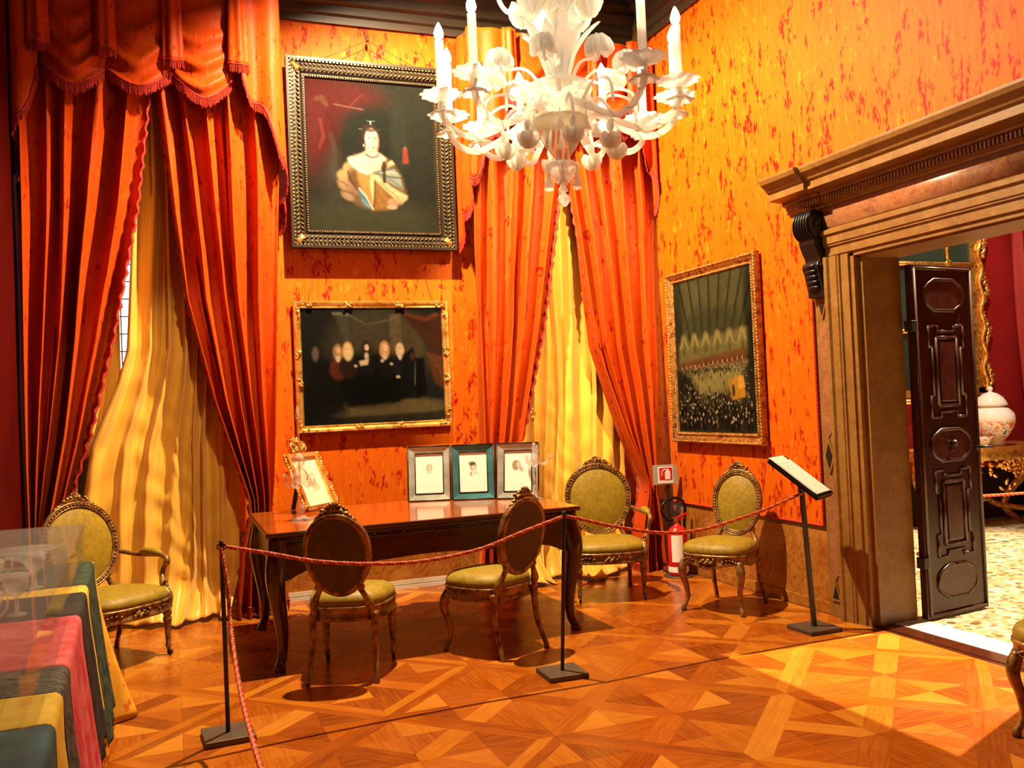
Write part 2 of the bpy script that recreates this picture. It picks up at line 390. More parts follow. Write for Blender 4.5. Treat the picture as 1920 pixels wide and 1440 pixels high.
class Paint:
    def __init__(s, w, h, col, asp):
        s.w, s.h = w, h; s.c = np.zeros((h, w, 3)) + np.array(srgb(*col)); s.asp = asp
        s.u, s.v = np.meshgrid(np.linspace(0, 1, w), np.linspace(0, 1, h))  # v from top to bottom
        s.rng = np.random.default_rng(3)
    def _m(s, a, col, al=1.0):
        a = np.clip(a, 0, 1)[..., None] * al; s.c = s.c * (1 - a) + np.array(srgb(*col)) * a
    def ell(s, cx, cy, rx, ry, col, al=1., soft=.25, rot=0):
        x = (s.u - cx) * s.asp; y = s.v - cy; c, n = math.cos(rot), math.sin(rot)
        X = (x * c + y * n) / (rx * s.asp); Y = (-x * n + y * c) / ry; d = np.sqrt(X * X + Y * Y)
        s._m((1 - d) / (soft * .65) + .5, col, al)
    def poly(s, pts, col, al=1., soft=.01):
        ins = np.zeros(s.u.shape, bool); dist = np.full(s.u.shape, 9.)
        n = len(pts)
        for i in range(n):
            x1, y1 = pts[i]; x2, y2 = pts[(i + 1) % n]
            cond = ((y1 > s.v) != (y2 > s.v)); 
            xx = (x2 - x1) * (s.v - y1) / ((y2 - y1) if abs(y2 - y1) > 1e-9 else 1e-9) + x1
            ins ^= cond & (s.u < xx); dist = np.minimum(dist, s._seg(x1, y1, x2, y2))
        sd = np.where(ins, dist, -dist); s._m(sd / soft + .5, col, al)
    def _seg(s, x1, y1, x2, y2):
        ax, ay = x1 * s.asp, y1; dx, dy = (x2 - x1) * s.asp, y2 - y1; L = dx * dx + dy * dy + 1e-12
        t = np.clip(((s.u * s.asp - ax) * dx + (s.v - ay) * dy) / L, 0, 1)
        return np.hypot(s.u * s.asp - ax - t * dx, s.v - ay - t * dy)
    def line(s, pts, wd, col, al=1.):
        d = np.full(s.u.shape, 9.)
        for (x1, y1), (x2, y2) in zip(pts, pts[1:]): d = np.minimum(d, s._seg(x1, y1, x2, y2))
        s._m((wd - d) / (wd * .6) + .3, col, al)
    def noise(s, amt=.06, k=24):
        g = s.rng.random((k, k)); iy = s.v * (k - 1.001); ix = s.u * (k - 1.001); y0 = iy.astype(int); x0 = ix.astype(int); fy = iy - y0; fx = ix - x0
        n = (g[y0, x0] * (1 - fx) + g[y0, x0 + 1] * fx) * (1 - fy) + (g[y0 + 1, x0] * (1 - fx) + g[y0 + 1, x0 + 1] * fx) * fy
        s.c *= (1 + (n - .5)[..., None] * 2 * amt)
    def blur(s, n=1):
        for _ in range(n):
            c = np.pad(s.c, ((1, 1), (1, 1), (0, 0)), 'edge'); s.c = sum(c[i:i + s.h, j:j + s.w] for i in range(3) for j in range(3)) / 9
    def build(s, name, O, U, V, mat, parent=None, gain=1.0):
        """O top-left corner, U vector along the width, V vector down the height"""
        O, U, V = Vector(O), Vector(U), Vector(V); vs = []; fs = []
        for j in range(s.h):
            for i in range(s.w): vs.append(tuple(O + U * (i / (s.w - 1)) + V * (j / (s.h - 1))))
        for j in range(s.h - 1):
            for i in range(s.w - 1):
                a = j * s.w + i; fs.append((a, a + s.w, a + s.w + 1, a + 1))
        me = bpy.data.meshes.new(name); me.from_pydata(vs, [], fs); me.update()
        ca = me.color_attributes.new('paint', 'FLOAT_COLOR', 'POINT')
        ca.data.foreach_set('color', np.concatenate([s.c.reshape(-1, 3) * gain, np.ones((s.w * s.h, 1))], 1).astype(np.float32).ravel())
        me.materials.append(mat); o = bpy.data.objects.new(name, me); COL.objects.link(o); o.parent = parent; return o

# ================================================================== THE ROOM
XL, XR, YB, YF, ZC = -0.95, 4.09, 7.384, -1.3, 5.35      # left wall, right wall, window wall, wall behind, ceiling
FAB0, FAB1 = 0.58, 4.66                                  # fabric hangs between these heights
DY0, DY1, DZ = 3.28, 4.55, 2.33                          # doorway in the right wall

# floor: parquet squares with crossing diagonal bands, every board its own piece
fl = MB(); fl.bx(XL - .2, XR, YF - .2, YB + .2, -.08, -.006)
floor = struct(fl.build('floor', M['subfloor']), 'parquet floor of wooden squares with diagonal bands')
S = .622; hS = S / 2; kS = .085
def shrink(p, e=.0008):
    cx = sum(a for a, b in p) / len(p); cy = sum(b for a, b in p) / len(p)
    r = []
    for a, b in p:
        d = math.hypot(a - cx, b - cy); r.append((a - (a - cx) / d * e, b - (b - cy) / d * e))
    return r
TRI_A = [(-hS + kS, -hS), (0, -hS), (0, -kS)]; TRI_B = [(0, -hS), (hS - kS, -hS), (0, -kS)]
D = hS * math.sqrt(2); kb = kS / math.sqrt(2)
BAND_A = [(-D, 0), (D, 0), (D - kb, kb), (-D + kb, kb)]; BAND_B = [(-D, 0), (-D + kb, -kb), (D - kb, -kb), (D, 0)]
HALF = [(kb, -kb), (D - kb, -kb), (D, 0), (D - kb, kb), (kb, kb)]
KINDS = [('t', TRI_A, a) for a in (0, 90, 180, 270)] + [('u', TRI_B, a) for a in (0, 90, 180, 270)] + [('a', BAND_A, 45), ('b', BAND_B, 45), ('h', HALF, 135), ('h', HALF, 315)]
PM = {}
for k, poly, a in KINDS:
    if k not in PM:
        me = MB().prism(shrink(poly), 2, -.008, 0).mesh('plank'); me.materials.append(M['parquet']); PM[k] = me
def in_view(x, y):
    v = Vector((x, y, -1.5)); z = v.dot(_f)
    if z < .5: return None
    px = 960 + 1700 * v.dot(_r) / z; py = 720 - 1700 * v.dot(_u) / z
    return z if (-60 < px < 1990 and py < 1500) else None
cells = []
for i in range(-3, 5):
    for j in range(-10, 5):
        cx, cy = .94 + S * (i + .5), 4.40 + S * (j + .5)
        if cy - hS > YB or cy + hS < YF: continue
        cells.append((cx, cy, in_view(cx, cy), (i + j) % 2))
near = sorted([c for c in cells if c[2] and c[1] + hS < YB], key=lambda c: c[2])[:25]
def clip_y(poly, y1):
    out = []
    for (a, b), (c, d) in zip(poly, poly[1:] + poly[:1]):
        if b <= y1: out.append((a, b))
        if (b <= y1) != (d <= y1): t = (y1 - b) / (d - b); out.append((a + (c - a) * t, y1))
    return out
far = MB()
for c in cells:
    if c in near:
        for k, poly, a in KINDS:
            o = bpy.data.objects.new('plank', PM[k]); COL.objects.link(o); o.parent = floor
            o.location = (c[0], c[1], 0); o.rotation_euler = (0, 0, math.radians(a + 90 * c[3]))
    else:
        for k, poly, a in KINDS:
            t = math.radians(a + 90 * c[3]); q = [(c[0] + x * math.cos(t) - y * math.sin(t), c[1] + x * math.sin(t) + y * math.cos(t)) for x, y in shrink(poly)]
            q = clip_y(q, YB - .005)
            if len(q) > 2: far.prism(q, 2, -.008, 0)
o = far.build('planks', M['parquet_far'], floor); o['kind'] = 'stuff'
MB().bx(.94 + S * 5, XR, YF, YB, -.008, 0).build('border_board', M['mahogany'], floor)
MB().bx(4.09, 4.215, DY0 - .3, DY1 + .02, -.03, .004).build('threshold_board', M['mahogany'], floor)

# window wall with two openings
WIN = [(-.66, .44), (2.66, 3.76)]; WZ0, WZ1 = .30, 4.25
def holed(mb, y0, y1, z0, z1, x0, x1):
    xs = [x0] + [e for w in WIN for e in w] + [x1]
    for a, b in zip(xs[0::2], xs[1::2]): mb.bx(a, b, y0, y1, z0, z1)
    for a, b in WIN:
        if z1 > WZ1: mb.bx(a, b, y0, y1, max(z0, WZ1), z1)
        if z0 < WZ0: mb.bx(a, b, y0, y1, z0, min(z1, WZ0))
    return mb
wb = struct(holed(MB(), YB + .012, YB + .34, -.08, ZC, XL - .2, XR + .3).build('wall_back', M['stone']), 'window wall hung with orange silk above a marble dado')
holed(MB(), YB - .001, YB + .012, FAB0, FAB1, XL, XR).build('fabric_panel', M['wall_silk'], wb)
holed(MB(), YB - .002, YB + .012, .07, FAB0 - .05, XL, XR).build('dado_panel', M['dado_marble'], wb)
holed(MB(), YB - .022, YB + .012, FAB0 - .05, FAB0, XL, XR).build('dado_rail', M['stone'], wb)
b = MB(); b.bx(XL, XR, YB - .02, YB + .012, 0, .03); b.bx(XL, XR, YB - .012, YB + .012, .036, .07)
struct(b.build('baseboard_back', M['white_stone']), 'pale stone skirting under the window wall')

# windows with leaded panes behind the curtains
for n, (x0, x1) in enumerate(WIN):
    w = empty('window_%d' % (n + 1), ((x0 + x1) / 2, YB + .2, WZ0)); struct(w, 'tall leaded window behind the %s pair of orange curtains' % ('left' if n == 0 else 'right'))
    hw = (x1 - x0) / 2; hh = WZ1 - WZ0
    fr = MB(); fr.bx(-hw, -hw + .07, -.03, .05, 0, hh); fr.bx(hw - .07, hw, -.03, .05, 0, hh); fr.bx(-hw, hw, -.03, .05, 0, .07); fr.bx(-hw, hw, -.03, .05, hh - .07, hh)
    fr.bx(-.04, .04, -.03, .05, 0, hh); fr.build('window_frame', M['dark_wood'], w)
    pn = MB().bx(-hw + .07, -.04, -.006, .0, .07, hh - .07).mesh('pane'); pn.materials.append(M['day'])
    for s in (0, 1):
        o = bpy.data.objects.new('pane', pn); COL.objects.link(o); o.parent = w; o.location = (s * (hw - .03), 0, 0)
    ld = MB()
    for s in (-1, 1):
        for k in range(28):
            ld.tube([(s * .04, -.012, .1 + k * .135), (s * (hw - .07), -.012, .1 + k * .135)], .005, 5)
        for k in range(1, 5): ld.tube([(s * (.04 + k * (hw - .11) / 5), -.012, .07), (s * (.04 + k * (hw - .11) / 5), -.012, hh - .07)], .005, 5)
    ld.build('lead_cames', M['iron'], w)['kind'] = 'stuff'

# right wall with the doorway
wr_ = MB(); x0, x1 = XR + .012, XR + .32
wr_.bx(x0, x1, YF - .2, DY0, -.08, 6.9); wr_.bx(x0, x1, DY1, YB + .34, -.08, 6.9); wr_.bx(x0, x1, DY0, DY1, DZ, 6.9)
wr = struct(wr_.build('wall_right', M['stone']), 'orange silk wall with the marble doorway')
p = MB(); p.bx(XR - .002, XR + .012, 4.995, YB, FAB0, FAB1); p.bx(XR - .002, XR + .012, YF, 3.05, FAB0, FAB1); p.bx(XR - .002, XR + .012, 3.05, 4.995, 2.55, FAB1)
p.build('fabric_panel', M['wall_silk'], wr)
p = MB(); p.bx(XR - .002, XR + .012, 4.94, YB, .07, FAB0 - .04); p.bx(XR - .002, XR + .012, YF, 3.1, .07, FAB0 - .04); p.build('dado_panel', M['dado_marble'], wr)
def twist(mb, a, b, r, turns, n=3, seg=None):
    a, b = Vector(a), Vector(b); d = b - a; L = d.length; t = d.normalized(); u = t.orthogonal().normalized(); w = t.cross(u); seg = seg or int(turns * 8)
    for k in range(n):
        mb.tube([a + d * (i / seg) + (u * math.cos(2 * PI * (turns * i / seg + k / n)) + w * math.sin(2 * PI * (turns * i / seg + k / n))) * r * .5 for i in range(seg + 1)], r * .55, 5)
    return mb
c = MB(); twist(c, (XR - .004, 4.995, FAB0), (XR - .004, 4.995, 2.1), .008, 45, 2); twist(c, (XR - .004, 4.995, FAB0), (XR - .004, YB - .1, FAB0), .008, 60, 2); c.build('edging_cord', M['red_cord'], wr)
b = MB(); b.bx(XR - .02, XR + .012, 4.94, YB, 0, .07); b.bx(XR - .02, XR + .012, YF, 3.1, 0, .07); struct(b.build('baseboard_right', M['dado_marble']), 'marble skirting under the right wall')

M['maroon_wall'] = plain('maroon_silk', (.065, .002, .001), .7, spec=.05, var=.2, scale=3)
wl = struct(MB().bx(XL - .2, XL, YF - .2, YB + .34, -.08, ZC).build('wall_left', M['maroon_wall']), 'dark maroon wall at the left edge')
struct(MB().bx(XL - .2, XR + .3, YF - .2, YF, -.08, ZC).build('wall_front', M['wall_silk']), 'wall behind the viewer')
def ceil_mat():
    t = NT('ceiling_paint'); t.setp(Roughness=.6); n = t.noise(t.coords('pos', (.8, 6, 1)), 1, 4)
    t.base(t.ramp(n, [(.3, (.05, .065, .06)), (.7, (.085, .10, .092))])); return t.m
M['ceiling'] = ceil_mat()
cl = struct(MB().bx(XL - .2, XR + .012, YF - .2, YB + .34, ZC, ZC + .1).build('ceiling', M['ceiling']), 'dark painted ceiling')
bm_ = MB().bx(XL, XR, -.07, .07, ZC - .14, ZC).mesh('ceiling_beam'); bm_.materials.append(M['dark_wood'])
for k in range(11):
    o = bpy.data.objects.new('ceiling_beam', bm_); COL.objects.link(o); o.parent = cl; o.location = (0, -.9 + k * .72, 0)

CORN = [(0, 4.66), (.03, 4.66), (.03, 4.72), (.055, 4.735), (.055, 4.80), (.09, 4.82), (.09, 4.90), (.15, 4.96), (.15, 5.00), (.20, 5.03), (.20, 5.12), (.27, 5.18), (.27, 5.24), (.33, 5.30), (.33, ZC), (0, ZC)]
t1 = struct(MB().prism([(YB - d, z) for d, z in CORN], 0, XL, XR).build('trim_1', M['dark_wood']), 'dark brown wooden cornice above the window wall')
d_ = MB()
for k in range(110): d_.box((XL + .02 + k * .0458, YB - .17, 5.075), (.026, .05, .07))
d_.build('dentil_row', M['dark_wood'], t1)['kind'] = 'stuff'
struct(MB().prism([(XR - d, z) for d, z in CORN], 1, YF, YB - .33).build('trim_2', M['dark_wood']), 'dark brown wooden cornice above the doorway wall')

# ---- marble doorway
door = empty('door_1', (0, 0, 0)); struct(door, 'carved marble doorway with dentilled cornice and black scroll brackets')
yc = (DY0 + DY1) / 2
ARCH = [(0, 0), (.035, 0), (.035, .03), (.05, .035), (.05, .10), (.062, .106), (.062, .118), (.07, .124), (.07, .185), (.085, .195), (.085, .225), (.06, .24), (0, .24)]  # (proud, away from the opening)
for s in (1, -1):
    jy = yc + s * (DY1 - DY0) / 2
    MB().prism([(XR - d, jy + s * a) for d, a in ARCH], 2, 0, DZ + .02).build('jamb', M['stone'], door)
    r = MB(); r.bx(XR, XR + .32, min(jy, jy - s * .012), max(jy, jy - s * .012), 0, DZ - .012); r.build('reveal', M['stone'], door)
    MB().bx(XR + .005, XR + .06, min(jy - s * .03, jy), max(jy - s * .03, jy), 0, DZ).build('door_stop', M['stone'], door)
    # inlaid strip beside the jamb
    py0 = jy + s * .24; py1 = jy + s * .385; a_, b_ = min(py0, py1), max(py0, py1); pm = (a_ + b_) / 2
    st = MB().bx(XR - .03, XR + .012, a_, b_, 0, 2.68).build('pilaster', M['stone'], door)
    for z0, z1 in ((.22, .95), (1.16, 1.98)):
        w = .038; MB().prism([(pm - w, z0 + .07), (pm, z0 + .015), (pm + w, z0 + .07), (pm + w, z1 - .07), (pm, z1 - .015), (pm - w, z1 - .07)], 0, XR - .036, XR - .02).build('inlay_panel', M['red_stone'], st)
    for zc, up, dn in ((1.055, .085, .085), (.12, .085, .0), (2.06, .0, .085)):
        w = .05 if up and dn else .045
        big = [(pm - w, zc), (pm, zc - dn - .04), (pm + w, zc), (pm, zc + up + .04)] if up and dn else ([(pm - w, zc - .02), (pm + w, zc - .02), (pm, zc + up + .04)] if up else [(pm - w, zc + .02), (pm, zc - dn - .03), (pm + w, zc + .02)])
        MB().prism(big, 0, XR - .040, XR - .02).build('inlay_border', M['white_stone'] if False else M['stone'], st)
        w *= .62; sml = [(pm - w, zc), (pm, zc - dn), (pm + w, zc), (pm, zc + up)] if up and dn else ([(pm - w, zc), (pm + w, zc), (pm, zc + up)] if up else [(pm - w, zc + .01), (pm, zc - dn + .01), (pm + w, zc + .01)])
        MB().prism(sml, 0, XR - .043, XR - .02).build('inlay_diamond', M['black_stone'], st)
    # black scroll bracket
    prof = [(0, 2.66), (.16, 2.66), (.20, 2.645), (.225, 2.61), (.225, 2.56), (.20, 2.52), (.165, 2.495), (.16, 2.45), (.13, 2.40), (.10, 2.36), (.095, 2.335), (.125, 2.33), (.14, 2.305), (.13, 2.28), (.115, 2.255), (.105, 2.22), (.09, 2.18), (.08, 2.14), (.075, 2.10), (0, 2.10)]
    cy0, cy1 = a_ - .005, b_ + .005
    prof = [(d * .66, z) for d, z in prof]
    br = MB().prism([(XR - .03 - d, z) for d, z in prof], 1, cy0, cy1).build('bracket', M['black'], door, bevel=.006)
    sc_ = MB()
    for q in range(6): sc_.tube([(XR - .03 - .088 - .066 * math.cos(t), cy0 + .012 + q * (cy1 - cy0 - .024) / 5, 2.575 + .092 * math.sin(t)) for t in [PI * k / 10 - PI * .45 for k in range(11)]], .009, 6)
    for yy in (cy0 + .0, cy1 - .0):
        sc_.ball((XR - .115, yy, 2.58), (.03, .012, .03)); sc_.ball((XR - .085, yy, 2.30), (.022, .012, .022))
    for q in range(5): sc_.ball((XR - .118 + q * .006, pm, 2.305 - q * .035), (.020, .06, .018))
    sc_.build('scroll', M['black'], br)
MB().prism([(XR - d, DZ + a * .84) for d, a in ARCH], 1, DY0 - .24, DY1 + .24).build('lintel', M['stone'], door)
MB().bx(XR, XR + .32, DY0, DY1, DZ - .012, DZ).build('soffit', M['stone'], door)
fy0, fy1 = DY0 - .235, DY1 + .235
MB().prism([(XR, 2.525), (XR - .035, 2.525), (XR - .055, 2.55), (XR - .06, 2.61), (XR - .055, 2.67), (XR - .035, 2.69), (XR, 2.69)], 1, fy0, fy1, True).build('frieze', M['red_stone'], door)
def corn(px, y0, y1, name='cornice_block'):
    P = [(0, 2.68), (.05, 2.68), (.05, 2.695), (.075, 2.705), (.075, 2.745), (.105, 2.755), (.105, 2.775), (.20, 2.785), (.20, 2.835), (.215, 2.845), (.225, 2.865), (.255, 2.89), (.265, 2.915), (.265, 2.93), (0, 2.93)]
    return MB().prism([(XR - d * px, z) for d, z in P], 1, y0, y1).build(name, M['stone'], door, bevel=.002)
corn(1.0, fy0 + .03, fy1 - .03); corn(1.13, fy1 - .03, DY1 + .40 + .17); corn(1.13, DY0 - .40 - .17, fy0 + .03)
dn = MB(); y = DY0 - .42
while y < DY1 + .42:
    px = .084 if fy0 + .03 < y < fy1 - .03 else .098
    dn.box((XR - px, y, 2.725), (.03, .014, .036)); y += .026
dn.build('dentils', M['stone'], door)['kind'] = 'stuff'

# ---- panelled walnut door leaf, standing open into the next room
leaf = empty('door_2', (4.425, 4.492, .012), math.atan2(.075, .585)); struct(leaf, 'dark walnut door leaf with moulded oval and square panels standing open')
LW, LH = .60, 2.255
MB().bx(0, LW, -.024, .024, 0, LH).build('door_slab', M['door_wood'], leaf, bevel=.004)
def loop_tube(mb, pts, r, y, n=6):
    mb.tube([(a, y, b) for a, b in pts + pts[:2]], r, n, caps=False); return mb
def octo(cx, cz, w, h, r):
    pts = [(cx - w + r * 1.3, cz - h), (cx + w - r * 1.3, cz - h)]
    pts += [(cx + w - r * 1.3 + .02 + r * math.sin(t), cz - r * .95 * math.cos(t) * h / r * .85) for t in [PI * k / 10 for k in range(1, 10)]]
    pts += [(cx + w - r * 1.3, cz + h), (cx - w + r * 1.3, cz + h)]
    pts += [(cx - w + r * 1.3 - .02 - r * math.sin(t), cz + r * .95 * math.cos(t) * h / r * .85) for t in [PI * k / 10 for k in range(1, 10)]]
    return pts
fr = MB()
for a, b in (((.025, .025), (LW - .025, .025)), ((LW - .025, .025), (LW - .025, LH - .025)), ((LW - .025, LH - .025), (.025, LH - .025)), ((.025, LH - .025), (.025, .025))):
    fr.tube([(a[0], -.026, a[1]), (b[0], -.026, b[1])], .012, 6)
fr.build('edge_moulding', M['door_wood'], leaf)
cx = LW / 2
for cz in (2.06, 1.09, .22):
    pl = octo(cx, cz, .19, .10, .075)
    pn = MB().prism([(a * .97 + cx * .03, b * .95 + cz * .05) for a, b in pl], 1, -.034, -.02).build('oval_panel', M['door_burl'], leaf)
    mm = MB(); loop_tube(mm, pl, .013, -.027); mm.build('panel_moulding', M['door_wood'], pn)
for z0, z1 in ((1.27, 1.86), (.38, .93)):
    w = .17; mz = .06
    outer = [(cx - w, z0), (cx - .08, z0), (cx - .08, z0 + .035), (cx + .08, z0 + .035), (cx + .08, z0), (cx + w, z0), (cx + w, z0 + .14), (cx + w - .03, z0 + .14), (cx + w - .03, z1 - .14), (cx + w, z1 - .14), (cx + w, z1), (cx + .08, z1), (cx + .08, z1 - .035), (cx - .08, z1 - .035), (cx - .08, z1), (cx - w, z1), (cx - w, z1 - .14), (cx - w + .03, z1 - .14), (cx - w + .03, z0 + .14), (cx - w, z0 + .14)]
    pn = MB().prism([(cx - .075, z0 + .10), (cx + .075, z0 + .10), (cx + .075, z1 - .10), (cx - .075, z1 - .10)], 1, -.036, -.02).build('square_panel', M['door_burl'], leaf, bevel=.006)
    mm = MB()
    for a, b in zip(outer, outer[1:] + outer[:1]): mm.tube([(a[0], -.026, a[1]), (b[0], -.026, b[1])], .010, 6)
    mm.build('panel_moulding', M['door_wood'], pn)
    mm = MB(); q = [(cx - .10, z0 + .075), (cx + .10, z0 + .075), (cx + .10, z1 - .075), (cx - .10, z1 - .075)]
    for a, b in zip(q, q[1:] + q[:1]): mm.tube([(a[0], -.026, a[1]), (b[0], -.026, b[1])], .013, 6)
    mm.build('inner_moulding', M['door_wood'], pn)
for z in (1.86, .36):
    MB().box((-.005, -.01, z), (.05, .06, .07)).build('hinge', M['iron'], leaf, bevel=.004)
h = MB(); h.tube([(LW - .03, -.03, 1.06), (LW - .03, -.075, 1.06), (LW - .01, -.085, 1.06), (LW + .03, -.085, 1.05)], .010, 8); h.ball((LW - .03, -.028, 1.06), (.025, .01, .03)); h.build('handle', M['iron'], leaf)
k_ = MB(); k_.ball((cx, -.055, 1.10), .022, 10, 8); k_.tube([(cx, -.03, 1.10), (cx, -.055, 1.10)], .008); k_.ball((cx - .02, -.05, 1.06), .012); k_.build('knob', M['iron'], leaf)

# ---- the next room
NX1, NYB = 10.2, 7.52
f2 = struct(MB().bx(4.215, NX1, -1.0, NYB, -.06, .002).build('floor', M['terrazzo']), 'speckled terrazzo floor of the room beyond the door')
MB().bx(4.215, 4.43, DY0 - .3, DY1 + .02, .0, .006).build('threshold_slab', M['white_stone'], f2)
M['red_wall'] = plain('crimson_silk', (.25, .003, .004), .6, var=.12, scale=4)
struct(MB().bx(4.41, NX1, NYB, NYB + .2, -.06, 6.9).build('wall_next_back', M['red_wall']), 'crimson wall of the room beyond the door')
struct(MB().bx(NX1, NX1 + .2, -1.0, NYB + .2, -.06, 6.9).build('wall_next_right', M['red_wall']), 'far crimson wall of the room beyond')
struct(MB().bx(4.1, NX1 + .2, -1.2, -1.0, -.06, 6.9).build('wall_next_front', M['red_wall']), 'near wall of the room beyond')
struct(MB().bx(4.1, NX1 + .2, -1.2, NYB + .2, 6.9, 7.0).build('ceiling', M['ceiling']), 'ceiling of the room beyond')
struct(MB().bx(4.43, NX1, NYB - .02, NYB, 0, .55).build('baseboard_next', M['frame_dark']), 'dark dado of the room beyond the door')

# ================================================================== CURTAINS
def drape(name, z1, z0, Lf, Rf, y0, n, amp, seed, mat, nz=70, per=16, pool=0., yf=None, crease=.0, parent=None):
    """hanging cloth: pleats run between a left and a right edge that move with height"""
    rg = random.Random(seed); nu = n * per
    ph = [rg.uniform(-.35, .35) for _ in range(n + 2)]; am = [rg.uniform(.55, 1.25) for _ in range(n + 2)]; wd = [rg.uniform(.55, 1.6) for _ in range(n)]
    cum = [0]
    for w in wd: cum.append(cum[-1] + w)
    cum = [c / cum[-1] for c in cum]
    fr = [rg.uniform(.6, 2.2) for _ in range(6)]; fp = [rg.uniform(0, 6) for _ in range(6)]
    natural = max(Rf(z1 + (z0 - z1) * t / 10) - Lf(z1 + (z0 - z1) * t / 10) for t in range(11))
    def P(u, v):
        z = z1 + (z0 - z1) * v
        k = min(n - 1, int(u * n)); t = u * n - k; s = cum[k] + (cum[k + 1] - cum[k]) * t
        L, R = Lf(z), Rf(z); wdt = R - L
        g = 1 - wdt / (natural * 1.05)
        A = amp * (1 + .9 * max(0, g)) * (am[k] * (1 - t) + am[k + 1] * t)
        wv = math.sin(2 * PI * (t + .10 * math.sin(z * fr[k % 6] + fp[k % 6])))
        wv = math.copysign(abs(wv) ** .75, wv)
        wv2 = math.sin(2 * PI * t * 2 + fp[(k + 2) % 6] + z * .7) * .22
        x = L + wdt * s + .012 * math.sin(z * 2.1 + k * 1.7) * math.sin(PI * u)
        x += A * .35 * math.cos(2 * PI * t) * min(1, wdt)
        y = (yf(z) if yf else y0) - A * (wv + wv2)
        zz = z
        if crease: y -= crease * math.sin(z * 23 + 5 * math.sin(u * 9 + z * 2)) * math.sin(u * 17 + z * 5) * interp(z, [(.2, 1), (1.6, .5), (2.6, .0)])
        if pool and z < .30:
            q = (.30 - z) / .30; y -= pool * q ** 1.5 * (1 + .5 * math.sin(u * 11 + seed)); x += .06 * q * math.sin(u * 15 + seed)
            zz = .30 * (1 - q) ** 1.4 + .018 + .05 * q * abs(math.sin(u * 9 + seed * 2)) * math.sin(PI * min(1, q * 1.1)) + .03 * q * abs(math.sin(u * 23))
        return (x, y, zz)
    m = MB(); m.grid(P, nu, nz, uv=lambda u, v: (u * natural * 1.9, (z1 - z0) * (1 - v)))
    o = m.build(name, mat, parent, solid=.006)
    return o, P
def edge_fringe(P, u, parent, nz=120, name='edge_fringe', v0=0, v1=1, r=.011):
    pts = [Vector(P(u, v0 + (v1 - v0) * j / nz)) for j in range(nz + 1)]; m = MB()
    m.tube([p + Vector((.008 * math.sin(j * 1.9), -.006 * math.cos(j * 1.9), 0)) for j, p in enumerate(pts)], [r * (1 + .35 * math.sin(j * 2.7)) for j in range(nz + 1)], 6)
    return m.build(name, M['fringe'], parent)
def hang_fringe(pts, parent, length=.07, out=(0, -1, 0), step=.0105, name='fringe'):
    """braid with short hanging threads along a curve"""
    pts = [Vector(p) for p in pts]; m = MB(); o = Vector(out) * .005
    m.tube([p + o for p in pts], .007, 6)
    acc = 0; rg = random.Random(len(pts))
    for a, b in zip(pts, pts[1:]):
        L = (b - a).length; acc += L
        while acc > step:
            acc -= step; p = b - (b - a) * (acc / max(L, 1e-6)) + o; l = length * rg.uniform(.85, 1.1); w = .0040
            q = p + Vector((rg.uniform(-.004, .004), rg.uniform(-.004, .002), -l))
            m.add([p + Vector((-w, 0, 0)), p + Vector((w, 0, 0)), p + Vector((0, -w * 1.6, 0)), q + Vector((-w, 0, 0)), q + Vector((w, 0, 0)), q + Vector((0, -w * 1.6, 0))],
                  [(0, 2, 5, 3), (2, 1, 4, 5), (1, 0, 3, 4)], False)
    f = m.build(name, M['fringe'], parent); f['kind'] = 'stuff'; return f

lin = lambda *p: (lambda z: interp(z, sorted(p)))
# left window
c1, P1 = drape('curtain', 4.15, .02, lin((4.2, -.93), (1.2, -.93), (.75, -.92), (0, -.93)), lin((4.2, -.03), (3.8, -.09), (3.0, -.19), (2.05, -.37), (1.4, -.53), (.88, -.69), (.7, -.74), (.4, -.70), (0, -.68)), 6.97, 5, .068, 3, M['velvet'])
tag(c1, 'orange silk curtain with red flecks swept to the left wall behind the far left armchair', 'curtain', 'orange window curtains'); edge_fringe(P1, 1, c1)
c2, P2 = drape('curtain', 4.15, .05, lin((4.2, -.05), (3.78, -.01), (3.0, .06), (2.35, .13), (1.6, .30), (.88, .52), (.75, .53), (.45, .46), (0, .41)), lin((4.2, .84), (3.4, .83), (2.2, .77), (1.0, .71), (.75, .69), (.45, .74), (0, .80)), 7.0, 5, .064, 8, M['velvet'])
tag(c2, 'orange silk curtain gathered behind the left end of the writing table', 'curtain', 'orange window curtains'); edge_fringe(P2, 0, c2)
hang_fringe([Vector(P2(k / 60, 1)) + Vector((0, -.005, .035)) for k in range(61)], c2, .075)
c3, P3 = drape('gold_curtain', 4.2, .0, lin((4.2, -.20), (3.2, -.20), (2.7, -.235), (2.0, -.285), (1.75, -.36), (1.3, -.55), (.9, -.62), (0, -.66)), lin((4.2, .42), (2.5, .42), (1.0, .46), (.3, .44), (0, .40)), 7.165, 7, .045, 21, M['gold_silk'], nz=110, per=12, pool=.20, crease=.014)
tag(c3, 'gold silk under-curtain at the left window spilling onto the floor', 'curtain', 'gold under-curtains')
c3b, P3b = drape('gold_curtain', 4.2, .0, lin((4.2, -.42), (2.6, -.43), (2.0, -.44), (1.6, -.55), (0, -.64)), lin((4.2, -.335), (2.4, -.325), (1.7, -.33), (1.4, -.36), (0, -.45)), 7.27, 2, .022, 5, M['gold_silk'], nz=80, per=12)
tag(c3b, 'narrow gold curtain strip beside the bright slit of the left window', 'curtain', 'gold under-curtains')
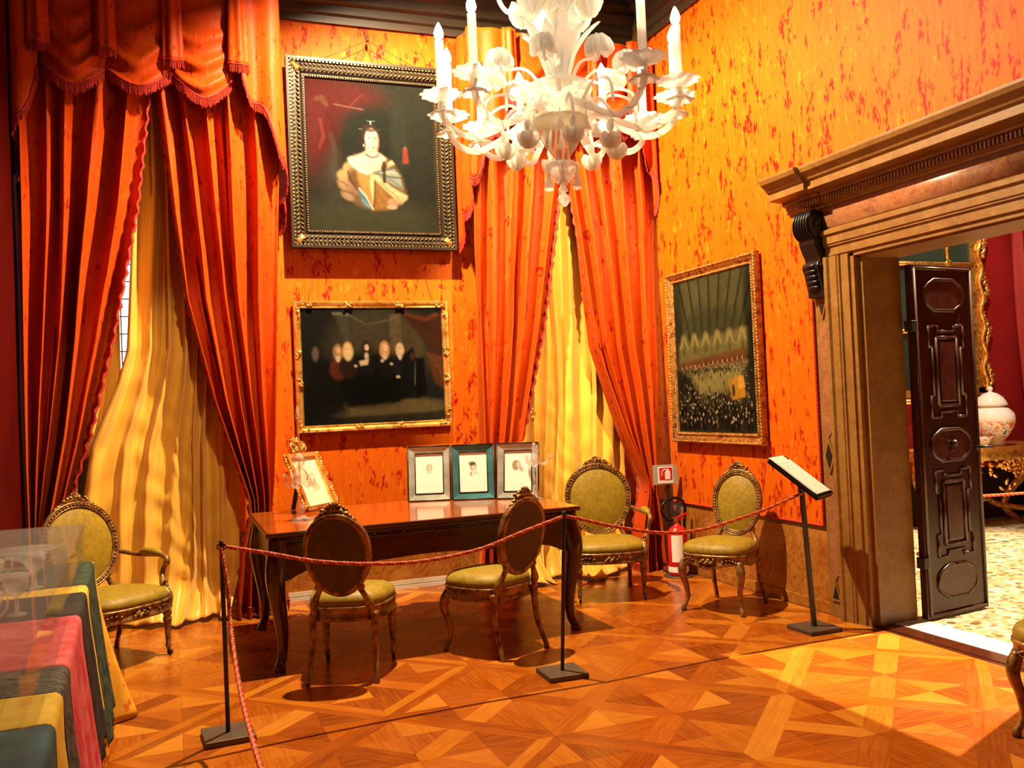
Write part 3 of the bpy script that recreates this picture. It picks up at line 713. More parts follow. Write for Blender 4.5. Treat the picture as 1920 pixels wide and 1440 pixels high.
# right window
c4, P4 = drape('curtain', 3.95, .03, lin((4.2, 2.38), (3.2, 2.38), (2.7, 2.36), (1.1, 2.34), (.7, 2.33), (0, 2.28)), lin((4.2, 3.26), (3.3, 3.14), (3.1, 3.10), (2.17, 2.94), (1.4, 2.76), (.74, 2.58), (.4, 2.60), (0, 2.66)), 6.98, 5, .062, 12, M['velvet'])
tag(c4, 'orange silk curtain behind the three framed portraits, bright in the light', 'curtain', 'orange window curtains'); edge_fringe(P4, 1, c4)
c5, P5 = drape('curtain', 3.95, .03, lin((4.2, 3.14), (3.12, 3.25), (1.94, 3.38), (1.2, 3.62), (.75, 3.80), (.68, 3.80), (.4, 3.74), (0, 3.70)), lin((4.2, 4.06), (3.2, 4.05), (1.6, 3.98), (1.1, 3.93), (.75, 3.89), (.68, 3.885), (.4, 3.95), (0, 4.0)), 6.98, 5, .058, 30, M['velvet'])
tag(c5, 'orange silk curtain tied back in the corner beside the fire extinguisher', 'curtain', 'orange window curtains'); edge_fringe(P5, 0, c5)
hang_fringe([Vector(P5(k / 60, 1)) + Vector((0, -.005, .035)) for k in range(61)], c5, .07)
c6, P6 = drape('gold_curtain', 4.2, .0, lin((4.2, 2.70), (2, 2.70), (.9, 2.62), (0, 2.58)), lin((4.2, 3.74), (1.5, 3.76), (.5, 3.72), (0, 3.60)), 7.165, 7, .042, 44, M['gold_silk'], nz=110, per=12, pool=.30, crease=.012)
tag(c6, 'gold silk under-curtain at the right window pooling behind the armchair', 'curtain', 'gold under-curtains')
# tie-back cord with tassel in the corner
tb = empty('tieback', (3.84, 6.90, .70))
m = MB(); twist(m, (.055, .0, .09), (-.01, -.02, .0), .010, 7, 2); twist(m, (-.01, -.02, 0), (-.05, 0, -.01), .010, 5, 2); m.build('cord', M['red_cord'], tb)
m = MB(); m.lathe([(.0, .0), (.016, -.005), (.018, -.03), (.010, -.04), (.024, -.05), (.026, -.08), (.012, -.095), (.022, -.11), (.030, -.24), (.0, -.245)], (-.01, -.02, -.01), 12); m.build('tassel', M['red_cord'], tb)
tag(tb, 'red cord tie-back with tassel around the corner curtain', 'tieback')
# valances: swags with fringes, narrow jabots over the joins and stepped tails
def swag(x0, x1, ye, ztop, zend, zbot, parent, seed, y):
    rg = random.Random(seed); nu, nv = 34, 46; ph = rg.uniform(0, 3); nf = rg.choice([3.8, 4.3, 4.7]); sk = rg.uniform(-.12, .12)
    def P(u, v):
        w = 4 * u * (1 - u); e = ztop + (zend - ztop) * v; sag = (zend - zbot) * v ** 1.5 + .10 * math.sin(PI * v)
        q = abs(2 * (u + sk * .25 * w) - 1); prof = (1 - q ** 1.6)
        z = e - sag * prof
        t = v ** .8 * nf + ph * .3 + .25 * math.sin(u * 4 + seed) * w
        f = (.5 + .5 * math.cos(2 * PI * t)) ** 1.5
        yy = y - .02 - .085 * w * (.35 + .65 * v) - f * .042 * (w ** .7) * min(1, v * 1.6) + .02 * (1 - w) * math.cos(v * 20) * .3
        return (x0 + (x1 - x0) * (u + sk * w * .12), yy, z)
    m = MB(); m.grid(P, nu, nv, uv=lambda u, v: (u * .6, v * .9)); o = m.build('swag', M['velvet'], parent, solid=.006)
    hang_fringe([P(k / 50, 1) for k in range(51)], o, .075)
def jabot(x, w, zt, zb, y, parent):
    def P(u, v):
        ww = w * (1 + .25 * v); return (x + ww * (u - .5), y - .070 - .006 * math.cos(2 * PI * u * 2 + x * 9) - .03 * math.cos(PI * (u - .5)), zt + (zb - zt) * v - .012 * (1 - abs(2 * u - 1)) * v)
    m = MB(); m.grid(P, 16, 20, uv=lambda u, v: (u * w * 1.3, v * (zt - zb))); o = m.build('jabot', M['velvet'], parent, solid=.006)
    hang_fringe([P(k / 20, 1) for k in range(21)], o, .065)
def tail(plan, bots, zt, parent, n=4, amp=.028, nm='tail'):
    """plan: points on the floor plan the cloth runs along; bots: bottom heights at these points"""
    pl = [Vector((a, b, 0)) for a, b in plan]; cum = [0]
    for a, b in zip(pl, pl[1:]): cum.append(cum[-1] + (b - a).length)
    T = cum[-1]
    def at(s, vs):
        for i in range(len(pl) - 1):
            if s <= cum[i + 1] + 1e-9:
                t = (s - cum[i]) / (cum[i + 1] - cum[i]); return pl[i].lerp(pl[i + 1], t), vs[i] + (vs[i + 1] - vs[i]) * t, (pl[i + 1] - pl[i]).normalized()
        return pl[-1], vs[-1], (pl[-1] - pl[-2]).normalized()
    def P(u, v):
        p, zb, d = at(u * T, bots); nrm = Vector((d.y, -d.x, 0)); 
        fold = math.sin(2 * PI * u * n); zb2 = zb - .07 * fold
        q = p + nrm * (amp * (.4 + .6 * v) * math.cos(2 * PI * u * n))
        return (q.x, q.y, zt + (zb2 - zt) * v)
    m = MB(); m.grid(P, 60, 30, uv=lambda u, v: (u * T * 1.6, v * 1.2)); o = m.build(nm, M['velvet'], parent, solid=.005)
    m = MB(); m.grid(lambda u, v: (Vector(P(u, v)) + Vector((0, .012, 0))), 60, 30); m.build('lining', M['lining'], o)
    hang_fringe([P(k / 80, 1) for k in range(81)], o, .065)
ZT = 4.63; YV = 6.93
v1 = empty('valance', (0, 0, 0)); tag(v1, 'swagged orange valance with red fringe above the left window', 'valance', 'curtain valances')
b = MB(); b.bx(-.94, .86, 7.0, 7.36, ZT - .02, ZT); b.build('pelmet_board', M['dark_wood'], v1)
for k, (a, b_, zb, ze) in enumerate([(-.76, -.33, 3.83, 3.99), (-.35, .105, 3.84, 4.00), (.09, .53, 3.80, 3.99)]): swag(a, b_, 0, ZT, ze, zb, v1, 3 + k, YV + .03)
for x, zb in ((-.755, 4.10), (-.335, 4.10), (.11, 4.06), (.56, 4.07)): jabot(x, .118, ZT, zb, YV, v1)
tail([(.575, YV - .06), (.87, YV - .04), (.88, 7.36)], [4.02, 3.43, 2.98], ZT, v1, 3.5)
tail([(-.77, YV - .06), (-.93, YV - .04), (-.93, 7.3)], [3.95, 3.45, 3.0], ZT, v1, 2.5)
v2 = empty('valance', (0, 0, 0)); tag(v2, 'orange valance with fringed tails above the right window behind the chandelier', 'valance', 'curtain valances')
b = MB(); b.bx(2.37, 4.08, 7.0, 7.36, ZT - .1, ZT - .08); b.build('pelmet_board', M['dark_wood'], v2)
ZT2 = 4.56
for k, (a, b_) in enumerate([(2.70, 3.10), (3.08, 3.48), (3.46, 3.86)]): swag(a, b_, 0, ZT2, 3.90, 3.74, v2, 9 + k, YV + .03)
for x in (2.70, 3.09, 3.47, 3.85): jabot(x, .118, ZT2, 3.98, YV, v2)
tail([(2.68, YV - .05), (2.37, YV - .04), (2.35, 7.36)], [3.92, 3.36, 2.86], ZT2, v2, 3.5)
tail([(3.87, YV - .05), (4.05, YV - .04), (4.07, 7.3)], [3.85, 3.30, 2.95], ZT2, v2, 2.5)

# ================================================================== PICTURES
def rail_frame(parent, w, h, prof, mat, mats=None):
    """four mitred rails round an opening w x h (local: x right, z up, centred; -y to the viewer); prof: (outwards, towards viewer)"""
    for side in range(4):
        a = side * PI / 2; W2, H2 = (w / 2, h / 2) if side % 2 == 0 else (h / 2, w / 2)
        m = MB(); n = len(prof); vs = []
        for sgn in (-1, 1):
            for d, t in prof: vs.append((sgn * (W2 + d), -t, -(H2 + d)))
        fs = [(i, (i + 1) % n, n + (i + 1) % n, n + i) for i in range(n)] + [tuple(range(n)), tuple(range(2 * n - 1, n - 1, -1))]
        m.add([Matrix.Rotation(-a, 3, 'Y') @ Vector(v) for v in vs], fs, False)
        m.build('rail', mat, parent)
def along_rect(w, h, step):
    out = []
    for (x0, z0, x1, z1, ang) in ((-w, h, w, h, 0), (w, h, w, -h, -PI / 2), (w, -h, -w, -h, PI), (-w, -h, -w, h, PI / 2)):
        L = math.hypot(x1 - x0, z1 - z0); n = max(1, int(L / step))
        for k in range(n): t = (k + .5) / n; out.append((x0 + (x1 - x0) * t, z0 + (z1 - z0) * t, ang))
    return out

# --- large portrait
Wd, Hd = 1.355, 1.52
pic = empty('portrait_painting', (1.625, YB - .072, 3.555)); pic.rotation_euler = (math.radians(.5), 0, 0)
tag(pic, 'large portrait of a woman in an ermine cloak, upper picture between the curtains', 'painting')
cw, ch = 1.045, 1.21
pr = [(0, .03), (.012, .05), (.03, .05), (.036, .038), (.05, .055), (.118, .065), (.124, .045), (.135, .085), (.155, .085), (.155, 0), (0, 0)]
rail_frame(pic, cw, ch, pr, M['frame_dark'])
orn = MB(); rg = random.Random(1)
for x, z, a in along_rect(cw / 2 + .085, ch / 2 + .085, .034):
    for s in (-1, 1):
        R3 = Matrix.Rotation(-a, 3, 'Y') @ Matrix.Rotation(s * .75, 3, 'Y'); orn.ball(Vector((x, -.064, z)) + Matrix.Rotation(-a, 3, 'Y') @ Vector((0, 0, s * .017)), (.020, .012, .007), 6, 4, R3)
orn.build('leaf_ornament', M['gilt_old'], pic)['kind'] = 'stuff'
orn = MB()
for x, z, a in along_rect(cw / 2 + .022, ch / 2 + .022, .020): orn.ball((x, -.052, z), .0078, 6, 4)
for x, z, a in along_rect(cw / 2 + .128, ch / 2 + .128, .028): orn.box((x, -.075, z), (.016, .012, .012), Matrix.Rotation(-a, 3, 'Y'))
orn.build('beading', M['gilt_old'], pic)['kind'] = 'stuff'
for sx in (-1, 1):
    for sz in (-1, 1):
        m = MB()
        for q in (-.5, 0, .5): m.ball((sx * (cw / 2 + .085), -.066, sz * (ch / 2 + .085)), (.048, .014, .014), 8, 5, Matrix.Rotation(-sz * sx * (PI / 4) + q, 3, 'Y'))
        m.build('corner_leaf', M['gilt_bright'], pic)
pt = Paint(300, 348, (44, 45, 37), cw / ch)
Z = lambda *q: [((10 + q[i] / 6) / 245, (20 + q[i + 1] / 6) / 280) for i in range(0, len(q), 2)]
def ze(x, y, rx, ry, col, al=1., soft=.4, rot=0): pt.ell(*Z(x, y)[0], rx / 6 / 245, ry / 6 / 280, col, al, soft, rot)
def zp(pts, col, al=1., soft=.012): pt.poly(Z(*pts), col, al, soft)
def zl(pts, w, col, al=1.): pt.line(Z(*pts), w, col, al)
ze(60, 300, 300, 620, (82, 26, 28), .9, 1.2); ze(300, 60, 480, 190, (88, 32, 32), .9, 1.2); zp((-60, 100, 90, 150, 130, 420, 60, 720, -60, 900), (104, 40, 38), .45, .1)
ze(700, 700, 430, 560, (35, 39, 32), .95, .5); ze(1000, 560, 110, 420, (50, 55, 45), .7, 1.2); ze(600, 1480, 900, 260, (66, 66, 48), .9, 1.2); ze(220, 1000, 130, 330, (64, 60, 50), .6, 1.2)
zl((250, 145, 400, 165, 580, 185), .005, (140, 92, 86), .75); zl((430, 160, 570, 20), .008, (118, 60, 54), .5); zl((60, 100, 110, 80, 160, 150), .02, (120, 84, 60), .4); zl((90, 330, 120, 520, 70, 640), .012, (150, 66, 60), .4)
ze(230, 900, 30, 110, (86, 80, 72), .4, 1.2); zl((200, 480, 250, 700, 200, 950), .02, (74, 68, 58), .4)
# dark fall of hair and figure
ze(655, 560, 150, 190, (44, 40, 34), .8, .8)
zp((390, 740, 480, 700, 830, 720, 920, 780, 1010, 930, 1070, 1160, 990, 1250, 840, 1310, 650, 1325, 500, 1290, 390, 1210, 300, 1130, 262, 1030, 268, 930, 330, 880), (116, 88, 58), 1, .03)
ze(330, 940, 70, 60, (196, 166, 112), .8, .9); ze(390, 860, 60, 60, (206, 176, 124), .8, .9); ze(350, 1050, 90, 60, (176, 146, 112), .8, .9, .4); ze(420, 1110, 80, 50, (150, 116, 92), .8, .9, .5); ze(370, 1180, 80, 40, (170, 140, 116), .8, .9, .5); ze(440, 960, 60, 110, (110, 80, 48), .8, .8, -.3)
zl((380, 900, 420, 1010, 480, 1100), .008, (78, 54, 32), .7); zl((300, 1010, 380, 1060), .006, (92, 66, 44), .6); zl((330, 1120, 440, 1150), .006, (96, 70, 52), .6)
zp((480, 880, 640, 910, 660, 1010, 655, 1310, 560, 1180, 500, 1010), (176, 138, 78), 1, .03); zp((640, 920, 690, 960, 680, 1180, 655, 1260, 630, 1040), (224, 198, 146), .95, .012); zp((690, 980, 800, 1080, 860, 1200, 840, 1310, 660, 1325, 680, 1150), (150, 108, 56), .95, .03); zl((690, 990, 672, 1290), .006, (84, 56, 26), .8)
for k in range(9): ze(720 + 16 * k % 90, 1050 + 28 * k, 7, 7, (206, 168, 96), .6, .8)
zp((650, 900, 780, 850, 910, 840, 990, 920, 1020, 1080, 900, 1020, 760, 950), (156, 162, 154), 1, .02); zl((660, 890, 800, 870, 930, 830), .006, (72, 74, 70), .7); zl((690, 900, 850, 935, 1000, 945), .008, (58, 62, 58), .7); zl((760, 930, 900, 980, 1010, 1060), .007, (98, 124, 134), .8); zl((800, 880, 960, 890), .005, (196, 200, 192), .6)
zp((645, 905, 720, 930, 900, 1060, 1070, 1150, 1060, 1190, 990, 1245, 860, 1140, 720, 1010), (216, 194, 148), .97, .015); zl((760, 1010, 940, 1160, 990, 1230), .006, (150, 118, 72), .6)
for x, y in ((830, 1080), (900, 1110), (960, 1160), (1010, 1180), (870, 1050)): ze(x, y, 6, 12, (96, 74, 44), .7, .8, .6)
ze(900, 1230, 70, 50, (186, 152, 122), .85, .8); ze(880, 1285, 60, 25, (206, 178, 146), .85, .8)
zp((500, 1080, 560, 1140, 650, 1310, 620, 1315, 540, 1270, 505, 1180), (86, 124, 134), .95, .015); zl((505, 1085, 580, 1170, 655, 1315), .006, (222, 216, 198), .95); zl((540, 1210, 610, 1290), .006, (148, 178, 182), .6)
# shoulders, neckline, neck, head
zp((440, 730, 540, 690, 600, 660, 720, 660, 780, 690, 830, 730, 800, 830, 700, 880, 600, 915, 520, 880, 450, 820), (246, 212, 190), 1, .02); ze(700, 800, 90, 60, (232, 184, 160), .5, 1.)
zp((385, 750, 420, 725, 450, 735, 500, 830, 570, 880, 640, 880, 645, 905, 600, 920, 520, 900, 440, 840, 395, 800), (238, 228, 204), .95, .012); zp((850, 770, 900, 745, 930, 790, 840, 830), (206, 186, 148), .95, .012)
zp((790, 760, 820, 755, 830, 840, 820, 900, 822, 1000, 800, 1020, 782, 1000, 785, 890, 765, 840), (64, 50, 30), .97, .008)
zp((600, 590, 725, 590, 730, 690, 600, 690), (230, 186, 162), 1, .02); zl((595, 690, 650, 725, 720, 715, 745, 690), .006, (110, 44, 42), .95)
ze(650, 450, 95, 105, (60, 48, 42), 1, .3); ze(590, 500, 28, 70, (56, 42, 36), .9, .5); ze(668, 520, 76, 128, (248, 216, 194), 1, .22); ze(725, 540, 30, 95, (226, 170, 146), .55, 1.); ze(640, 590, 30, 28, (240, 176, 156), .5, 1.); ze(665, 415, 60, 22, (72, 58, 50), .9, .6)
for x, w in ((645, 24), (718, 20)): ze(x, 505, w, 9, (84, 58, 50), .85, .6); zl((x - 26, 482, x, 474, x + 22, 480), .0022, (128, 92, 76), .8)
zl((690, 500, 700, 560, 688, 572), .0028, (204, 150, 128), .8); ze(690, 610, 26, 9, (186, 78, 72), .95, .6); ze(660, 645, 50, 10, (226, 178, 156), .5, 1.)
ze(575, 590, 6, 16, (226, 220, 206), .95); zl((620, 310, 660, 315, 710, 308), .0026, (132, 148, 150), .8); zl((662, 315, 664, 345), .004, (206, 212, 212), .9); zl((525, 405, 560, 408), .003, (118, 134, 136), .8); zl((740, 405, 770, 400), .002, (96, 104, 100), .6)
zp((1035, 600, 1085, 605, 1100, 775, 1025, 775), (152, 66, 54), .85, .012); zl((1055, 585, 1070, 600), .006, (170, 130, 90), .7)
pt.blur(1); pt.noise(.12, 46); pt.noise(.06, 120)
pt.build('canvas', (-cw / 2, -.032, ch / 2), (cw, 0, 0), (0, 0, -ch), M['oil_paint'], pic, gain=.33)
m = MB().bx(-cw / 2 - .1, cw / 2 + .1, -.028, .062, -ch / 2 - .1, ch / 2 + .1); m.build('backing_board', M['frame_dark'], pic)
m = MB()
for a, b in (((0, 0, .97), (-.45, -.03, .74)), ((0, 0, .97), (.45, -.03, .74)), ((0, 0, .97), (-.10, -.03, .74)), ((0, 0, .97), (.10, -.03, .74))): m.tube([a, b], .0022, 4)
m.ball((0, -.01, .98), (.012, .012, .03)); m.build('hanging_wire', M['iron'], pic)

# --- council scene below
pic = empty('group_painting', (1.585, YB - .02, 1.85)); 
tag(pic, 'dark painting of bewigged men around a table, in a thin gold frame', 'painting')
cw, ch = 1.165, .935
rail_frame(pic, cw, ch, [(0, .02), (.008, .032), (.02, .030), (.035, .045), (.052, .048), (.06, .03), (.06, 0), (0, 0)], M['gilt_bright'])
for nm, spots in (('corner_ornament', [(sx * (cw / 2 + .028), sz * (ch / 2 + .028)) for sx in (-1, 1) for sz in (-1, 1)]), ('ornament', [(-.2, ch / 2 + .03), (.22, ch / 2 + .03), (-.15, -ch / 2 - .03), (.2, -ch / 2 - .03), (-cw / 2 - .03, .1), (-cw / 2 - .03, -.12), (cw / 2 + .03, .1), (cw / 2 + .03, -.12)])):
    for x, z in spots:
        m = MB()
        for q in range(7):
            a = rg.uniform(0, PI); L = .055 if nm == 'corner_ornament' else .03
            vert = abs(x) > abs(z) * 1.2
            dx, dz = (rg.uniform(-.02, .02), rg.uniform(-L, L)) if vert else (rg.uniform(-L, L), rg.uniform(-.02, .02))
            if nm == 'corner_ornament': dx, dz = (-math.copysign(rg.uniform(0, .13), x), rg.uniform(-.015, .015)) if q % 2 else (rg.uniform(-.015, .015), -math.copysign(rg.uniform(0, .13), z))
            m.ball((x + dx, -.047, z + dz), (.020, .010, .008), 6, 4, Matrix.Rotation(a, 3, 'Y'))
        m.build(nm, M['gilt_bright'], pic)['kind'] = 'stuff'
pt = Paint(240, 192, (26, 27, 24), cw / ch)
pt.ell(.55, .35, .35, .35, (66, 62, 46), .9, .9); pt.poly([(.22, .03), (.33, .03), (.33, .30), (.30, .28)], (66, 66, 56), .8, .03); pt.poly([(.33, .04), (.62, .14), (.60, .45), (.33, .45)], (62, 56, 40), .8, .03)
pt.poly([(.62, .06), (.70, .03), (.70, .4), (.62, .4)], (96, 82, 56), .8, .02); pt.poly([(.70, .05), (.86, .2), (.86, .6), (.70, .4)], (72, 60, 38), .8, .03)
pt.line([(.34, .06), (.45, .14), (.62, .10), (.72, .03)], .006, (110, 98, 72), .6); pt.line([(.22, .04), (.33, .05)], .012, (116, 112, 98), .7)
for x in (.64, .66, .68): pt.line([(x, .10), (x, .4)], .003, (60, 50, 32), .6)
pt.poly([(.70, .02), (.80, .06), (1, .04), (1, .7), (.93, .5), (.88, .33)], (58, 30, 18), .95, .03); pt.line([(.74, .05), (.88, .1), (.97, .05)], .02, (98, 52, 28), .7); pt.poly([(.88, .4), (1, .44), (1, .72), (.93, .66)], (84, 48, 22), .9, .03)
for k in range(6): pt.line([(.88 + k * .02, .40 + k * .03), (1, .45 + k * .045)], .004, (116, 72, 34), .5)
pt.ell(.6, .88, .42, .09, (104, 92, 58), .85, .7); pt.poly([(.3, .94), (1, .92), (1, 1), (.25, 1)], (44, 40, 28), .9, .02)
pt.ell(.46, .62, .34, .24, (12, 12, 12), .95, .5); pt.poly([(.24, .5), (.66, .5), (.68, .82), (.3, .86)], (11, 11, 11), .95, .03); pt.poly([(0, .4), (.2, .45), (.3, .9), (0, 1)], (17, 18, 16), .95, .08)
for x, y, s, w, coat in ((.245, .38, 1, (172, 128, 82), (88, 40, 26)), (.315, .37, 1.1, (214, 184, 126), (40, 26, 20)), (.445, .36, 1.05, (48, 34, 24), (20, 18, 18)), (.575, .365, 1.1, (196, 150, 92), (18, 18, 20)), (.685, .37, .9, (212, 184, 140), (22, 24, 28))):
    pt.ell(x, y + .14, .06 * s, .10, coat, 1, .5); pt.ell(x, y, .033 * s, .072 * s, w, .95, .5); pt.ell(x + .003, y - .02, .014 * s, .026 * s, (232, 190, 156), 1, .4); pt.ell(x, y + .055, .014, .03, (210, 196, 170), .85, .6)
    pt.ell(x, y - .022, .010, .004, (110, 74, 58), .6, .8)
pt.ell(.09, .39, .022, .06, (120, 110, 92), .6, .9); pt.poly([(.39, .46), (.46, .44), (.45, .49), (.40, .50)], (214, 190, 150), .9, .01); pt.ell(.555, .46, .012, .012, (226, 196, 160), .9); pt.ell(.365, .5, .012, .01, (226, 196, 160), .8); pt.ell(.62, .49, .012, .01, (226, 196, 160), .8)
pt.poly([(.70, .42), (.78, .34), (.80, .44), (.84, .46), (.86, .78), (.80, .80), (.70, .80), (.62, .84), (.60, .82), (.68, .7)], (15, 16, 17), .97, .02); pt.ell(.775, .43, .018, .035, (70, 44, 32), .9, .5); pt.ell(.665, .605, .014, .012, (216, 190, 160), .9)
pt.line([(.795, .47), (.785, .68)], .003, (150, 146, 132), .7); pt.poly([(.79, .45), (.86, .43), (.88, .75), (.80, .80)], (9, 9, 9), .95, .02); pt.line([(.86, .44), (.875, .75)], .004, (40, 30, 22), .7)
pt.blur(1)
pt.noise(.16, 30); pt.noise(.1, 80)
pt.build('canvas', (-cw / 2, -.022, ch / 2), (cw, 0, 0), (0, 0, -ch), M['oil_paint'], pic, gain=.46)
MB().bx(-cw / 2 - .03, cw / 2 + .03, -.018, .0, -ch / 2 - .03, ch / 2 + .03).build('backing_board', M['frame_dark'], pic)
for s_ in (-1, 1): MB().tube([(s_ * .52, -.02, ch / 2 + .05), (s_ * .47, .012, ch / 2 + .26)], .0022, 4).build('hanging_wire', M['iron'], pic)

# --- interior scene on the right wall
pic = empty('ballroom_painting', (XR - .02, 6.172, 1.815), -PI / 2); 
tag(pic, 'tall painting of a crowded candlelit hall on the right wall', 'painting')
cw, ch = 1.10, 1.25
rail_frame(pic, cw, ch, [(0, .015), (.01, .03), (.024, .028), (.03, .02), (.05, .035), (.072, .045), (.084, .045), (.09, .03), (.09, 0), (0, 0)], M['gilt_red'])
m = MB()
for x, z, a in along_rect(cw / 2 + .076, ch / 2 + .076, .026): m.ball((x, -.046, z), (.013, .007, .007), 6, 4, Matrix.Rotation(-a, 3, 'Y'))
for x, z, a in along_rect(cw / 2 + .016, ch / 2 + .016, .02): m.ball((x, -.03, z), .006, 5, 4)
m.build('beading', M['gilt_bright'], pic)['kind'] = 'stuff'
pt = Paint(210, 238, (52, 50, 30), cw / ch)
for k in range(9):   # hall drapes fanning up
    x0 = .02 + k * .12; pt.poly([(x0 * 1.15 - .07, 0), (x0 * 1.15 + .05, 0), (.5 + (x0 - .5) * .72 + .05, .40), (.5 + (x0 - .5) * .72 - .01, .40)], (66, 64, 38), .75, .03); pt.line([(x0 * 1.15 + .055, 0), (.5 + (x0 - .5) * .72 + .055, .40)], .010, (24, 24, 14), .8)
pt.ell(.5, .30, .4, .1, (40, 42, 26), .6, .9); pt.ell(0, .2, .12, .3, (20, 20, 12), .7, .8); pt.ell(1, .25, .10, .4, (16, 16, 10), .8, .8)
pt.poly([(.05, .42), (.95, .36), (.95, .52), (.05, .56)], (92, 86, 48), .85, .03)
for k in range(6): x = .12 + k * .15; pt.ell(x, .40, .045, .05, (112, 104, 62), .7, .6); pt.line([(x - .06, .45), (x, .37), (x + .06, .45)], .005, (134, 124, 80), .6); pt.ell(x, .45, .02, .04, (60, 56, 32), .7, .6)
pt.poly([(.05, .54), (.92, .48), (.92, .58), (.05, .60)], (86, 42, 24), .75, .02)
pt.poly([(.10, .60), (.92, .57), (.80, .72), (.30, .76)], (114, 106, 60), .9, .05); pt.poly([(0, .6), (.2, .62), (.35, .85), (1, .8), (1, 1), (0, 1)], (20, 19, 13), .92, .06); pt.poly([(.93, .3), (1, .3), (1, .95), (.90, .9)], (22, 20, 14), .85, .03)
for k in range(420):
    x = rg.uniform(.02, .96); y = rg.choice([rg.gauss(.60, .012), rg.uniform(.62, .98), rg.uniform(.70, .98)])
    if .30 < x < .78 and .64 < y < .76 and rg.random() < .85: continue
    h = .010 + (y - .55) * .05; dk = rg.choice([(18, 16, 14), (12, 12, 10), (40, 32, 20), (24, 20, 16)])
    pt.ell(x, y, h * .42, h * 1.3, dk, .85, .6); pt.ell(x, y - h * 1.2, h * .22, h * .3, rg.choice([(180, 160, 116), (150, 130, 90), (196, 180, 140), (120, 96, 60)]), .75, .7)
    if rg.random() < .2: pt.ell(x, y + h * .2, h * .2, h * .5, rg.choice([(150, 140, 110), (120, 60, 40), (90, 92, 80)]), .6, .8)
for k in range(14): pt.line([(.08 + k * .06, .585 - k * .0028), (.08 + k * .06, .57 - k * .0028)], .004, (190, 170, 120), .7)
pt.poly([(.68, .67), (.86, .65), (.88, .78), (.72, .80)], (150, 106, 30), .95, .01); pt.poly([(.80, .66), (.86, .65), (.88, .72), (.80, .73)], (176, 130, 48), .9, .01); pt.ell(.74, .74, .018, .04, (40, 26, 16), .9)
pt.noise(.18, 36); pt.noise(.1, 90)
pt.build('canvas', (-cw / 2, -.018, ch / 2), (cw, 0, 0), (0, 0, -ch), M['oil_paint'], pic, gain=.85)
MB().bx(-cw / 2 - .05, cw / 2 + .05, -.014, .0, -ch / 2 - .05, ch / 2 + .05).build('backing_board', M['frame_dark'], pic)
m = MB(); m.tube([(0, -.02, ch / 2 + .12), (.012, -.02, ch / 2 + .108), (0, -.02, ch / 2 + .096), (-.012, -.02, ch / 2 + .108), (0, -.02, ch / 2 + .12)], .004, 6); m.build('hanging_ring', M['iron'], pic)

